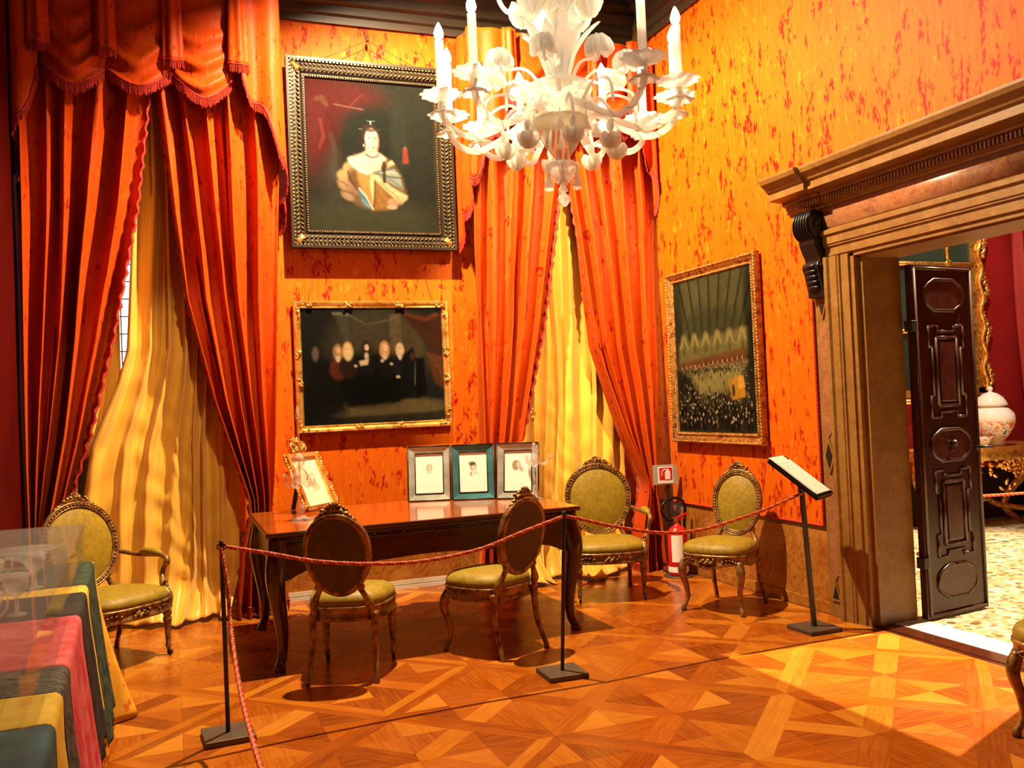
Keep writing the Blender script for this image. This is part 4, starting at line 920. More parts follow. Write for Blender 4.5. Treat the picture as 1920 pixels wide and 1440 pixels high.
# ================================================================== CHAIRS
def build_chair(name, arm=False, leg='cabriole', seed=1):
    """oval-backed gilded chair; local +y is the front"""
    root = empty(name); G = M['chair_gilt']; rg = random.Random(seed)
    a, b = (.285, .255) if arm else (.235, .225); zr0, zr1 = (.285, .365) if arm else (.325, .405)
    dome = .085
    def outl(t, k=1.0):
        c, s = math.cos(t), math.sin(t); e = .62
        x = math.copysign(abs(c) ** e, c) * a; y = math.copysign(abs(s) ** e, s) * b
        x *= 1 + .13 * (y / b); y += .025 * (1 - (x / a) ** 2) * (1 if s > 0 else .3)
        return x * k, y * k
    N = 48
    # seat rail, with a scalloped lower edge on the curved-leg chairs
    m = MB(); vs = []
    for i in range(N):
        t = 2 * PI * i / N; x, y = outl(t); sc = 0
        if leg == 'cabriole' and math.sin(t) > .3: sc = .018 * (1 - math.cos(4 * t)) / 2 - .018 * max(0, 1 - abs(math.cos(t)) * 5)
        for k, z in ((1.0, zr0 + sc), (1.02, zr0 + sc + .012), (.985, zr0 + sc + .022), (.985, zr1 - .02), (1.015, zr1 - .012), (1.01, zr1), (.90, zr1), (.90, zr0 + sc)):
            vs.append((x * k, y * k, z))
    fs = []
    for i in range(N):
        for k in range(8):
            p, q = i * 8 + k, ((i + 1) % N) * 8 + k; r = i * 8 + (k + 1) % 8; s = ((i + 1) % N) * 8 + (k + 1) % 8; fs.append((p, q, s, r))
    m.add(vs, fs); rail = m.build('seat_rail', G, root)
    m = MB(); fx, fy = outl(PI / 2, 1.0)
    for q in range(9):
        an = (q - 4) * .35; m.ball(((q - 4) * .013, fy * 1.01, (zr0 + zr1) / 2 - .004 + .012 * math.cos(q * 2)), (.016, .012, .010), 6, 5, Matrix.Rotation(an, 3, 'Y'))
    for sx in (-1, 1):
        for q in range(5): xx, yy = outl(PI / 2 - sx * (.25 + q * .10)); m.ball((xx, yy * 1.005, (zr0 + zr1) / 2 + .01 * math.sin(q)), (.014, .008, .006), 6, 4, Matrix.Rotation(sx * .4, 3, 'Y'))
    m.build('rail_carving', G, rail)['kind'] = 'stuff'
    # upholstered seat
    m = MB(); pf = [(.955, zr1 - .005), (.985, zr1 + .012), (.985, zr1 + .03), (.94, zr1 + .052), (.82, zr1 + .07), (.6, zr1 + dome - .004), (.3, zr1 + dome + .003), (.02, zr1 + dome + .005)]
    vs = [(*[c * k for c in outl(2 * PI * i / N)], z) for k, z in pf for i in range(N)]; fs = []
    for j in range(len(pf) - 1):
        for i in range(N): fs.append((j * N + i, j * N + (i + 1) % N, (j + 1) * N + (i + 1) % N, (j + 1) * N + i))
    fs.append(tuple((len(pf) - 1) * N + i for i in range(N))); m.add(vs, fs); m.build('seat', M['chair_fabric'], root)
    # oval back
    tilt = math.radians(11); ra, rb = (.245, .265) if arm else (.170, .222); zc = (.705 if arm else .705); yb = -b - .015
    def bk(x, h, off):   # h measured up from the oval's centre, off to the front
        return Vector((x, yb - .055 - h * math.sin(tilt) + off * math.cos(tilt), zc + h * math.cos(tilt) + off * math.sin(tilt) * .2))
    eg = 1.0
    def ov(t, k=1.0, d=0):
        c, s = math.cos(t), math.sin(t); wx = 1 + .07 * s
        return (ra * k + d) * c * wx, (rb * k + d) * s
    for nm, d, r, off in (('back_frame', 0, .021, .012), ):
        m = MB(); m.tube([bk(*ov(2 * PI * i / 56, 1, d), off) for i in range(57)], r, 8, False); m.tube([bk(*ov(2 * PI * i / 56, 1, .012), .030) for i in range(57)], .008, 6, False); m.tube([bk(*ov(2 * PI * i / 56, 1, -.016), .028) for i in range(57)], .006, 6, False)
        bf = m.build(nm, G, root)
    m = MB()
    for i in range(64): m.ball(bk(*ov(2 * PI * (i + .5) / 64, 1, -.002), .034), (.009, .008, .009), 5, 4)
    m.build('beading', G, bf)['kind'] = 'stuff'
    def disc(k, off0, bulge, front=1):
        m = MB(); R_ = 10; vs = [bk(0, 0, off0 + bulge)]; fs = []
        for j in range(1, R_ + 1):
            for i in range(N):
                q = j / R_; x, h = ov(2 * PI * i / N, k * q); vs.append(bk(x, h, off0 + bulge * (1 - q ** 2.6)))
        for i in range(N): fs.append((0, 1 + i, 1 + (i + 1) % N))
        for j in range(R_ - 1):
            for i in range(N): fs.append((1 + j * N + i, 1 + j * N + (i + 1) % N, 1 + (j + 1) * N + (i + 1) % N, 1 + (j + 1) * N + i))
        return m.add(vs, fs)
    disc(.965, .018, .032).build('back_cushion', M['chair_fabric'], root); disc(.965, -.004, -.012).build('back_panel', M['chair_back_fabric'], root)
    # carved crest of flowers and leaves
    m = MB(); W_ = .125 if arm else .095; z0 = rb
    for q in range(11):
        f = (q - 5) / 5; x, h = ov(PI / 2 - f * .55, 1, .012); p = bk(x, h, .02); up = .018 * (1 - f * f)
        m.ball(p + Vector((0, 0, up)), (.026, .018, .014), 7, 5, Matrix.Rotation(f * 1.0 + rg.uniform(-.6, .6), 3, 'Y'))
        if abs(f) < .7: m.ball(p + Vector((rg.uniform(-.01, .01), .008, up + .018)), (.016, .014, .012), 7, 5, Matrix.Rotation(rg.uniform(-1, 1), 3, 'Y'))
    for q in range(5):
        an = (q - 2) * .55; m.ball(bk(.026 * math.sin(an), rb + .040 + .020 * math.cos(an), .028), (.011, .012, .020), 7, 5, Matrix.Rotation(an, 3, 'Y'))
    m.ball(bk(0, rb + .045, .036), .011); m.build('crest', G, root)
    # uprights between seat and oval
    for s in (-1, 1):
        px, ph = ov(PI * 1.5 + s * .70, 1, .006); top = bk(px, ph, .008); base = Vector((s * a * .72, -b * .86, zr0 + .02))
        m = MB(); m.tube(crom([base, base.lerp(top, .5) + Vector((s * .012, -.006, 0)), top, bk(*ov(PI * 1.5 + s * 1.0, 1, .012), .008)], 6), [.021, .019, .018, .017, .022, .026, .024, .020, .018, .016, .017, .018, .019, .018, .016, .015, .013, .012, .010][:19], 8); m.ball(top + Vector((s * .015, 0, -.01)), (.018, .016, .022)); m.build('back_support', G, root)
    # legs
    for s in (-1, 1):
        fx, fy = outl(PI / 2 - s * .78, .95); rx, ry = s * a * .74, -b * .88
        if leg == 'cabriole':
            d = Vector((s * .72, .69, 0)); o = Vector((fx, fy, 0)); Z = zr0 + .03
            pts = crom([o + d * .0 + Vector((0, 0, Z)), o + d * .024 + Vector((0, 0, Z - .05)), o + d * .026 + Vector((0, 0, Z - .10)), o + d * .004 + Vector((0, 0, Z * .52)), o - d * .008 + Vector((0, 0, Z * .28)), o + d * .006 + Vector((0, 0, .055)), o + d * .026 + Vector((0, 0, .022)), o + d * .020 + Vector((0, 0, .0))], 4)
            n = len(pts); rad = [interp(i / (n - 1), [(0, .026), (.15, .030), (.3, .026), (.5, .018), (.68, .013), (.82, .016), (.92, .020), (1, .014)]) for i in range(n)]
            m = MB(); m.tube(pts, rad, 10); m.ball(o + d * .040 + Vector((0, 0, Z - .06)), (.016, .016, .030)); m.build('leg', G, root)
        else:
            m = MB(); H = zr0 + .02
            m.lathe([(.024, H), (.026, H - .05), (.018, H - .058), (.025, H - .068), (.026, H - .085), (.022, H - .10), (.0125, .075), (.018, .068), (.018, .058), (.011, .05), (.011, .036)], (fx, fy, 0), 16, wob=lambda t, v: .06 * math.cos(8 * t))
            lg = m.build('leg', G, root)
            m = MB(); m.lathe([(.0, -.008), (.019, -.008), (.021, 0), (.019, .008), (0, .008)], (fx, fy + .014, .021), 12, Matrix.Rotation(PI / 2, 3, 'Y')); m.tube([(fx, fy, .045), (fx, fy + .012, .024)], .009, 6); m.build('caster', M['iron'], lg)
        dx = s * .012; m = MB()
        pts = crom([(rx, ry, zr0 + .05), (rx, ry - .002, zr0 - .03), (rx + dx * .4, ry - .015, zr0 * .5), (rx + dx, ry - .055, .06), (rx + dx * 1.3, ry - .075, 0)], 4); n = len(pts)
        m.tube(pts, [interp(i / (n - 1), [(0, .023), (.3, .020), (.75, .014), (1, .017)]) for i in range(n)], 8); m.build('leg', G, root)
    if arm:
        for s in (-1, 1):
            bx_, bh = ov(0 if s > 0 else PI, 1, .010); p0 = bk(bx_, -.075, .01); fx, fy = outl(PI / 2 - s * .80, .99)
            p3 = Vector((s * (a + .045), fy - .13, .600)); 
            path = crom([p0, p0.lerp(p3, .35) + Vector((s * .035, 0, -.016)), p3 + Vector((0, -.06, .008)), p3, p3 + Vector((s * -.002, .03, -.022)), p3 + Vector((s * -.008, .018, -.06))], 5); n = len(path)
            m = MB(); m.tube(path, [interp(i / (n - 1), [(0, .015), (.4, .015), (.75, .019), (.9, .021), (1, .012)]) for i in range(n)], 8)
            m.tube(crom([p3 + Vector((-s * .004, .02, -.04)), p3 + Vector((-s * .02, .0, -.11)), Vector((fx + s * .008, fy - .05, zr1 + .045)), Vector((fx + s * .006, fy - .008, zr1 + .005)), Vector((fx, fy - .01, zr0 + .01))], 5), [.016, .016, .015, .015, .016, .017, .018, .020, .022, .024, .026, .027, .027, .027, .027, .026, .025, .025, .024, .024, .024], 8)
            for q in range(4): m.ball(Vector((fx + s * .012, fy - .045 + q * .010, zr1 + .085 - q * .022)), (.013, .014, .018))
            am = m.build('arm', G, root)
            m = MB(); pa = p0.lerp(p3, .42) + Vector((s * .026, 0, .004)); m.tube([pa.lerp(p3 + Vector((0, -.015, .01)), t / 8) + Vector((0, 0, .012 * math.sin(PI * t / 8))) for t in range(9)], [.006, .020, .026, .028, .029, .028, .026, .020, .006], 10); m.build('arm_pad', M['chair_fabric'], am)
    return root
# rotation: local +y (front) turned to the given direction
def face(o, x, y, dx, dy, label, cat, group=None):
    o.location = (x, y, 0); o.rotation_euler = (0, 0, math.atan2(-dx, dy)); return tag(o, label, cat, group)
ch1 = build_chair('side_chair', False, 'turned', 1)
face(ch1, .945, 5.275, .40, .92, 'chartreuse side chair seen from behind, nearest the left stanchion', 'chair', 'oval-backed chairs around the writing table')
ch2 = build_chair('side_chair', False, 'cabriole', 2)
face(ch2, 1.815, 5.31, -.42, .90, 'chartreuse side chair seen from behind at the right end of the writing table', 'chair', 'oval-backed chairs around the writing table')
ch3 = copy_tree(ch2)
face(ch3, 3.585, 5.455, -.86, -.52, 'chartreuse side chair with curved legs between the extinguisher and the lectern', 'chair', 'oval-backed chairs around the writing table')
ar1 = build_chair('armchair', True, 'turned', 5)
face(ar1, 3.07, 6.24, -.30, -.95, 'chartreuse armchair to the right of the table before the gold curtain', 'armchair', 'oval-backed armchairs')
ar2 = copy_tree(ar1)
face(ar2, -.37, 6.20, .62, -.78, 'chartreuse armchair at far left behind the cloth-covered table', 'armchair', 'oval-backed armchairs')
ch5 = copy_tree(ch2)
face(ch5, 3.554, 2.75, -.91, -.41, 'gilded chair mostly outside the picture, its curved leg at the right edge', 'chair', 'oval-backed chairs around the writing table')

# ================================================================== WRITING TABLE AND WHAT STANDS ON IT
TX0, TX1, TY0, TY1, TZ = .49, 2.49, 5.39, 6.60, .806
tb = empty('writing_table', ((TX0 + TX1) / 2, (TY0 + TY1) / 2, 0)); tag(tb, 'long polished mahogany writing table with curved legs in front of the window wall', 'table')
hx, hy = (TX1 - TX0) / 2, (TY1 - TY0) / 2
m = MB()
def rr(hx, hy, r, n=6):
    p = []
    for cx, cy, a0 in ((hx - r, hy - r, 0), (-hx + r, hy - r, PI / 2), (-hx + r, -hy + r, PI), (hx - r, -hy + r, 1.5 * PI)):
        for k in range(n + 1): p.append((cx + r * math.cos(a0 + PI / 2 * k / n), cy + r * math.sin(a0 + PI / 2 * k / n)))
    return p
def layers(m, specs, r=.03):
    vs = []; L = None
    for d, z in specs:
        p = rr(hx - d, hy - d, max(.006, r - d)); L = len(p); vs += [(x, y, z) for x, y in p]
    fs = []
    for j in range(len(specs) - 1):
        for i in range(L): fs.append((j * L + i, j * L + (i + 1) % L, (j + 1) * L + (i + 1) % L, (j + 1) * L + i))
    fs += [tuple(range(L - 1, -1, -1)), tuple((len(specs) - 1) * L + i for i in range(L))]
    return m.add(vs, fs, False)
layers(m, [(.018, TZ - .032), (.004, TZ - .028), (0, TZ - .016), (.003, TZ - .004), (.01, TZ - .0005)]); m.build('table_edge', M['mahogany'], tb)
m = MB(); layers(m, [(.011, TZ - .004), (.012, TZ)]); m.build('table_top', M['table_top'], tb)
# aprons with shaped lower edge
def apron(L, name):
    n = 40; t = .022; top = TZ - .03
    vs = []; fs = []
    for i in range(n + 1):
        u = i / n; x = -L + 2 * L * u; e = min(u, 1 - u) * 2 * L
        zb = .575 - .035 * math.exp(-((e - .0) / .10) ** 2) * 1.8 + .02 * math.exp(-((u - .5) / .18) ** 2)
        for y in (-t / 2, t / 2):
            vs += [(x, y, zb), (x, y, top)]
    for i in range(n):
        a = i * 4; b_ = a + 4
        fs += [(a, b_, b_ + 1, a + 1), (a + 2, a + 3, b_ + 3, b_ + 2), (a, a + 2, b_ + 2, b_), (a + 1, b_ + 1, b_ + 3, a + 3)]
    fs += [(0, 1, 3, 2), (n * 4, n * 4 + 2, n * 4 + 3, n * 4 + 1)]
    m = MB().add(vs, fs, False)
    m.tube([(-L, -t / 2 - .004, TZ - .075), (L, -t / 2 - .004, TZ - .075)], .006, 6); m.tube([(-L, -t / 2 - .006, TZ - .042), (L, -t / 2 - .006, TZ - .042)], .009, 6)
    return m
for (L, loc, rz) in ((hx - .09, (0, -hy + .055, 0), 0), (hx - .09, (0, hy - .055, 0), PI), (hy - .09, (-hx + .055, 0, 0), -PI / 2), (hy - .09, (hx - .055, 0, 0), PI / 2)):
    o = apron(L, 'apron').build('apron', M['mahogany'], tb); o.location = loc; o.rotation_euler = (0, 0, rz)
for k in range(9):
    m = MB(); m.ball((-.72 + k * .18, -hy + .036, TZ - .058), (.008, .006, .008), 8, 6); m.build('stud', M['gilt_old'], tb)
for sx in (-1, 1):
    for sy in (-1, 1):
        d = Vector((sx * .6, sy * .8, 0)); o = Vector((sx * (hx - .075), sy * (hy - .075), 0)); m = MB()
        pts = crom([o + Vector((0, 0, TZ - .04)), o + d * .012 + Vector((0, 0, .68)), o + d * .040 + Vector((0, 0, .56)), o + d * .020 + Vector((0, 0, .40)), o - d * .012 + Vector((0, 0, .22)), o - d * .006 + Vector((0, 0, .09)), o + d * .022 + Vector((0, 0, .035)), o + d * .030 + Vector((0, 0, 0))], 5); n = len(pts)
        m.tube(pts, [interp(i / (n - 1), [(0, .058), (.2, .060), (.32, .058), (.5, .042), (.7, .028), (.82, .027), (.92, .034), (1, .036)]) for i in range(n)], 12, up=(1, 0, 0)); m.build('leg', M['mahogany'], tb)

# three mirrored frames with portrait prints
def head(pt, cx, cy, s, hair, hat=None):
    pt.ell(cx, cy, .115 * s, .10 * s, hair, .8, .6); pt.ell(cx + .01 * s, cy + .01 * s, .06 * s, .065 * s, (226, 216, 200), .95, .4)
    for x in (-.022, .022): pt.ell(cx + .01 * s + x * s, cy, .010 * s, .006 * s, (120, 104, 90), .8)
    pt.line([(cx + .01 * s, cy + .005), (cx + .008 * s, cy + .03 * s)], .003, (170, 156, 140), .7); pt.line([(cx - .01 * s, cy + .045 * s), (cx + .03 * s, cy + .045 * s)], .003, (160, 130, 116), .8)
def framed(x, y, ang, label, mframe, kind):
    r = empty('picture_frame', (x, y, TZ + .001), ang); w, h = .205, .295; fw = .052
    T = empty('x'); bpy.data.objects.remove(T)
    lean = math.radians(11); Rm = Matrix.Rotation(-lean, 4, 'X'); Mv = Matrix.Translation((0, .0, .0)) @ Rm
    def part(mb, nm, mat): mb.xf(Mv); return mb.build(nm, mat, r)
    zc = h / 2 + fw
    for (x0, x1, z0, z1, tri) in ((-w / 2 - fw, w / 2 + fw, 0, fw, 'b'), (-w / 2 - fw, w / 2 + fw, h + fw, h + 2 * fw, 't'), (-w / 2 - fw, -w / 2, 0, h + 2 * fw, 'l'), (w / 2, w / 2 + fw, 0, h + 2 * fw, 'r')):
        W2, H2 = w / 2, h / 2; o_ = fw; yi, yo = -.006, -.022
        q = {'b': [(-W2 - o_, zc - H2 - o_, yo), (W2 + o_, zc - H2 - o_, yo), (W2, zc - H2, yi), (-W2, zc - H2, yi)], 't': [(-W2, zc + H2, yi), (W2, zc + H2, yi), (W2 + o_, zc + H2 + o_, yo), (-W2 - o_, zc + H2 + o_, yo)],
             'l': [(-W2 - o_, zc - H2 - o_, yo), (-W2, zc - H2, yi), (-W2, zc + H2, yi), (-W2 - o_, zc + H2 + o_, yo)], 'r': [(W2, zc - H2, yi), (W2 + o_, zc - H2 - o_, yo), (W2 + o_, zc + H2 + o_, yo), (W2, zc + H2, yi)]}[tri]
        m = MB(); m.add([(a, c, b) for a, b, c in q] + [(a, .012, b) for a, b, c in q], [(0, 1, 2, 3), (4, 7, 6, 5), (0, 4, 5, 1), (1, 5, 6, 2), (2, 6, 7, 3), (3, 7, 4, 0)], False); part(m, 'glass_rail', mframe)
    m = MB(); W2, H2 = w / 2 + fw, h / 2 + fw
    for a, b in (((-W2, 0), (W2, 0)), ((W2, 0), (W2, 2 * H2)), ((W2, 2 * H2), (-W2, 2 * H2)), ((-W2, 2 * H2), (-W2, 0))): m.tube([(a[0], -.020, a[1]), (b[0], -.020, b[1])], .0055, 6)
    W3, H3 = w / 2, h / 2
    for a, b in (((-W3, zc - H3), (W3, zc - H3)), ((W3, zc - H3), (W3, zc + H3)), ((W3, zc + H3), (-W3, zc + H3)), ((-W3, zc + H3), (-W3, zc - H3))): m.tube([(a[0], -.009, a[1]), (b[0], -.009, b[1])], .004, 6)
    part(m, 'edge_beading', M['frame_dark'])
    pt = Paint(70, 100, (244, 240, 230), w / h)
    if kind == 0: head(pt, .5, .36, .95, (150, 132, 108)); pt.ell(.5, .47, .12, .04, (214, 206, 194), .7, .8); pt.line([(.2, .82), (.85, .82)], .003, (214, 204, 188), .6)
    elif kind == 1: head(pt, .5, .36, 1.0, (120, 104, 76)); pt.ell(.47, .29, .13, .05, (70, 70, 52), .9, .5); pt.poly([(.36, .48), (.62, .46), (.72, .56), (.34, .58)], (222, 214, 202), .8, .05); pt.line([(.43, .5), (.42, .58)], .012, (60, 66, 58), .9); pt.line([(.58, .5), (.68, .54)], .006, (130, 120, 104), .8)
    else: pt.ell(.42, .36, .13, .13, (136, 116, 92), .9, .5); head(pt, .50, .34, .9, (166, 146, 118)); pt.poly([(.55, .34), (.68, .42), (.70, .52), (.56, .5)], (150, 136, 112), .8, .05); pt.line([(.15, .83), (.85, .83)], .003, (214, 204, 188), .6)
    pt.noise(.03, 12)
    o = pt.build('print', (-w / 2, -.004, zc + h / 2), (w, 0, 0), (0, 0, -h), M['print'], r); o.data.transform(Mv)
    part(MB().bx(-w / 2 - .03, w / 2 + .03, .0, .010, .01, h + 2 * fw - .01), 'backing_board', M['frame_dark'])
    m = MB(); m.box((0, .128, .149), (.05, .006, .31), Matrix.Rotation(math.radians(16), 3, 'X')); m.build('easel_strut', M['frame_dark'], r)
    return tag(r, label, 'picture frame', 'mirror-framed portrait prints on the writing table')
M['mirror_glass'] = plain('pale_mirror', (.50, .53, .47), .2, .35, var=.35, scale=9); M['teal_glass'] = plain('teal_mirror', (.07, .23, .24), .2, .3, var=.3, scale=9)  # paler, less metallic mirror colour paints in the reflections on the bevels
A0 = math.atan2(-.11, .28)
framed(1.755, 6.43, A0, 'left one of three mirror-framed prints, faint round head', M['mirror_glass'], 0)
framed(2.045, 6.28, A0, 'middle print in a teal mirror frame, head with a dark hat', M['teal_glass'], 1)
framed(2.318, 6.10, A0 - .22, 'right one of three mirror-framed prints, behind the glass candlestick', M['mirror_glass'], 2)

# gilded rococo frame with a drawing, on an easel
gf = empty('gilded_frame', (.965, 6.385, TZ + .012), math.atan2(.30, .30)); tag(gf, 'small gilded rococo frame with a figure drawing at the left end of the table', 'picture frame')
lean = math.radians(24); Mv = Matrix.Rotation(-lean, 4, 'X'); w, h = .27, .36; fw = .03
def gp(mb, nm, mat, p=gf): mb.xf(Mv); return mb.build(nm, mat, p)
for nm, q in (('b', (0, fw / 2, w + 2 * fw, fw)), ('t', (0, h + fw * 1.5, w + 2 * fw, fw)), ('l', (-w / 2 - fw / 2, h / 2 + fw, fw, h)), ('r', (w / 2 + fw / 2, h / 2 + fw, fw, h))):
    gp(MB().box((q[0], -.006, q[1]), (q[2], .028, q[3])), 'rail', M['gilt_bright'] if nm != 'b' else M['gilt_red'])
rg = random.Random(4); m = MB()
for s in (-1, 1):
    for k in range(18):
        t = k / 17; z = .03 + t * (h + .02); x = s * (w / 2 + fw + .012 + .014 * math.sin(t * 9))
        m.ball((x, -.012 + rg.uniform(-.004, .004), z), (.020, .010, .011), 6, 4, Matrix.Rotation(rg.uniform(-1.3, 1.3), 3, 'Y'))
    for k in range(4): m.tube([(s * (w / 2 + fw + .010 + .022 * math.sin(a)), -.014, .06 + k * .1 + .03 * math.cos(a)) for a in [j * PI / 6 for j in range(8)]], .006, 5)
gp(m, 'scrollwork', M['gilt_bright'])
m = MB()
for k in range(26):
    t = rg.uniform(-1, 1); r = rg.random(); m.ball((t * .085 * (1 - r * .5), -.010, h + 2 * fw + .012 + r * .10), (.022, .012, .011), 6, 4, Matrix.Rotation(rg.uniform(-1.5, 1.5), 3, 'Y'))
for s in (-1, 1): m.tube([(s * (.05 + .030 * math.sin(a)), -.012, h + 2 * fw + .05 + .035 * math.cos(a)) for a in [j * PI / 7 for j in range(12)]], .007, 6)
m.lathe([(0, -.02), (.02, -.015), (.028, 0), (.02, .02), (0, .028)], (0, -.016, h + 2 * fw + .075), 12); gp(m, 'crest', M['gilt'])
pt = Paint(80, 106, (238, 220, 184), w / h); 
for a in (((.5, .16), .08, .05), ((.46, .32), .14, .12), ((.5, .52), .20, .10), ((.62, .62), .16, .1), ((.42, .5), .12, .06)): pt.ell(*a[0], a[1], a[2], (150, 120, 96), .45, .6)
for k in range(38):
    x, y = rg.uniform(.28, .8), rg.uniform(.1, .78); pt.line([(x, y), (x + rg.uniform(-.1, .1), y + rg.uniform(-.02, .1)), (x + rg.uniform(-.12, .12), y + rg.uniform(.02, .12))], .004, (116, 92, 78), .5)
o = pt.build('drawing', (-w / 2, -.0, h + fw), (w, 0, 0), (0, 0, -h), M['print'], gf); o.data.transform(Mv)
gp(MB().bx(-w / 2 - .02, w / 2 + .02, .002, .01, .01, h + fw), 'backing_board', M['black'])
MB().box((0, .205, .145), (.035, .012, .315), Matrix.Rotation(math.radians(14), 3, 'X')).build('easel_strut', M['black'], gf)

# two blown-glass candlesticks
r = empty('glass_candlestick', (.765, 5.93, TZ)); tag(r, 'tall clear glass candlestick with amber stem before the gilded frame', 'candlestick', 'glass candlesticks on the writing table')
m = MB(); m.lathe([(.0, .0), (.075, .0), (.078, .006), (.05, .014), (.022, .03), (.018, .05), (.028, .065), (.018, .085), (.014, .10)], n=20); m.build('foot', M['clear_glass'], r)
m = MB(); m.lathe([(.009, .10), (.008, .24), (.008, .66), (.005, .70)], n=10); m.build('stem', M['amber_glass'], r)
m = MB(); m.lathe([(.008, .22), (.045, .25), (.052, .28), (.035, .31), (.014, .34), (.030, .365), (.036, .39), (.02, .42), (.008, .43)], n=18, wob=lambda a, v: .10 * math.cos(9 * a)); m.build('glass_bulb', M['clear_glass'], r)
for k in range(5):
    a = k * 2 * PI / 5 + .3; c, s = math.cos(a), math.sin(a); m = MB(); m.tube(crom([(.01 * c, .01 * s, .25), (.06 * c, .06 * s, .215), (.10 * c, .10 * s, .24), (.095 * c, .095 * s, .285)], 5), [.005 + .004 * math.sin(PI * i / 15) for i in range(16)], 6); m.ball((.095 * c, .095 * s, .29), (.014, .014, .010)); m.build('glass_leaf', M['clear_glass'], r)
m = MB(); m.lathe([(.0, .645), (.012, .65), (.016, .668), (.010, .682), (.014, .695), (.006, .715), (.0, .738)], n=10); m.build('finial', M['clear_glass'], r)
r = empty('glass_candlestick', (2.40, 5.955, TZ)); tag(r, 'glass and brass candelabrum with ring finial before the rightmost framed print', 'candlestick', 'glass candlesticks on the writing table')
m = MB(); m.lathe([(.0, .0), (.05, .0), (.052, .006), (.03, .018), (.018, .03), (.024, .05), (.014, .075), (.02, .085), (.010, .10)], n=18); m.build('foot', M['clear_glass'], r)
m = MB(); m.lathe([(.005, .10), (.005, .24)], n=8); m.build('lower_stem', M['steel'], r)
m = MB(); m.lathe([(.008, .225), (.018, .235), (.034, .255), (.040, .285), (.022, .32), (.014, .34), (.022, .36), (.012, .38), (.012, .40)], n=18); m.build('glass_bulb', M['clear_glass'], r)
for k in range(3):
    a = -.38 + k * 2 * PI / 3; c, s = math.cos(a), math.sin(a); m = MB(); m.tube(crom([(.015 * c, .015 * s, .27), (.055 * c, .055 * s, .25), (.095 * c, .095 * s, .265), (.11 * c, .11 * s, .30)], 5), .010, 8); m.lathe([(.006, .0), (.016, .012), (.014, .02)], (.11 * c, .11 * s, .295), 10); m.build('arm', M['clear_glass'], r)
m = MB(); m.lathe([(.0055, .38), (.0055, .55), (.011, .552), (.008, .56), (.013, .575), (.008, .585)], n=10); m.tube([(.018 * math.cos(a), 0, .603 + .018 * math.sin(a)) for a in [k * 2 * PI / 16 for k in range(17)]], .0045, 6, False); m.tube([(0, 0, .62), (0, 0, .645)], [.005, .001], 6); m.build('finial', M['gilt_bright'], r)

# ================================================================== CHANDELIER
CX, CY, CZ = 1.735, 3.80, 2.39
chd = empty('chandelier', (CX, CY, CZ)); tag(chd, 'many-armed white blown-glass chandelier with lit candle bulbs', 'chandelier')
Gm = M['murano']; z = lambda a: a - CZ
m = MB(); m.lathe([(0, 0), (.012, .004), (.026, .022), (.030, .036), (.022, .052), (.009, .062), (.014, .074), (.007, .088), (.007, .12)], n=14, wob=lambda a, v: .08 * math.cos(7 * a)); m.build('finial', Gm, chd)
m = MB(); m.lathe([(.008, z(2.50)), (.035, z(2.505)), (.045, z(2.52)), (.066, z(2.545)), (.078, z(2.575)), (.068, z(2.592)), (.05, z(2.585)), (.03, z(2.60))], n=48, wob=lambda a, v: .13 * math.cos(10 * a) * v); m.build('lower_cup', Gm, chd)
m = MB(); m.lathe([(.024, z(2.595)), (.03, z(2.61)), (.052, z(2.64)), (.085, z(2.69)), (.112, z(2.74)), (.125, z(2.775)), (.128, z(2.80))], n=32); m.build('bowl', M['murano_bowl'], chd)
m = MB(); m.lathe([(.120, z(2.795)), (.15, z(2.79)), (.175, z(2.805)), (.185, z(2.83)), (.16, z(2.85)), (.14, z(2.90)), (.155, z(2.93)), (.14, z(2.955)), (.09, z(2.965)), (.05, z(3.0)), (.04, z(3.06))], n=60, wob=lambda a, v: .07 * math.cos(14 * a) * max(0, 1 - v * 1.6)); m.build('hub', Gm, chd)
m = MB(); m.lathe([(.013, z(2.93)), (.013, z(3.9)), (.018, z(3.92)), (.010, z(3.95)), (.008, z(5.28))], n=12); m.build('rod', M['gilt_old'], chd)
m = MB(); m.lathe([(.02, z(3.09)), (.032, z(3.16)), (.024, z(3.24)), (.036, z(3.30)), (.055, z(3.34)), (.10, z(3.37)), (.12, z(3.40)), (.08, z(3.42)), (.035, z(3.46)), (.045, z(3.55)), (.03, z(3.66)), (.02, z(3.8))], n=36, wob=lambda a, v: .08 * math.cos(9 * a)); m.build('upper_hub', Gm, chd)
m = MB(); m.lathe([(.0, z(5.18)), (.06, z(5.19)), (.09, z(5.24)), (.10, z(5.30)), (0, z(5.33))], n=20); m.build('ceiling_cup', M['gilt_old'], chd)
def leafm(L, wd, curl, r0=.05):
    def P(u, v):
        w = wd * math.sin(PI * min(1, v * .93 + .07)) ** .8 * (u - .5); x = r0 + curl * v ** 2.2 - .25 * abs(u - .5) * wd * 1.2
        return (x, w, L * v)
    mm = MB(); mm.grid(P, 8, 12); return mm
for k in range(10):
    a = k * 2 * PI / 10 + .2; o = leafm(.25 + .03 * (k % 2), .10, .11 + .04 * (k % 2), .055).build('leaf', Gm, chd, solid=.004); o.location = (0, 0, z(2.96)); o.rotation_euler = (0, 0, a)
arm0 = None
def ruffle(r0, r1, h, n=40, waves=9, amp=.12):
    mm = MB(); mm.lathe([(.010, -.012), (.018, -.006), (r0, 0), ((r0 + r1) / 2, h * .35), (r1, h), (r1 * 1.04, h * .75), (r0 * .6, .004)], n=n, wob=lambda a, v: amp * math.cos(waves * a) * (1 if .45 < v < .95 else 0)); return mm
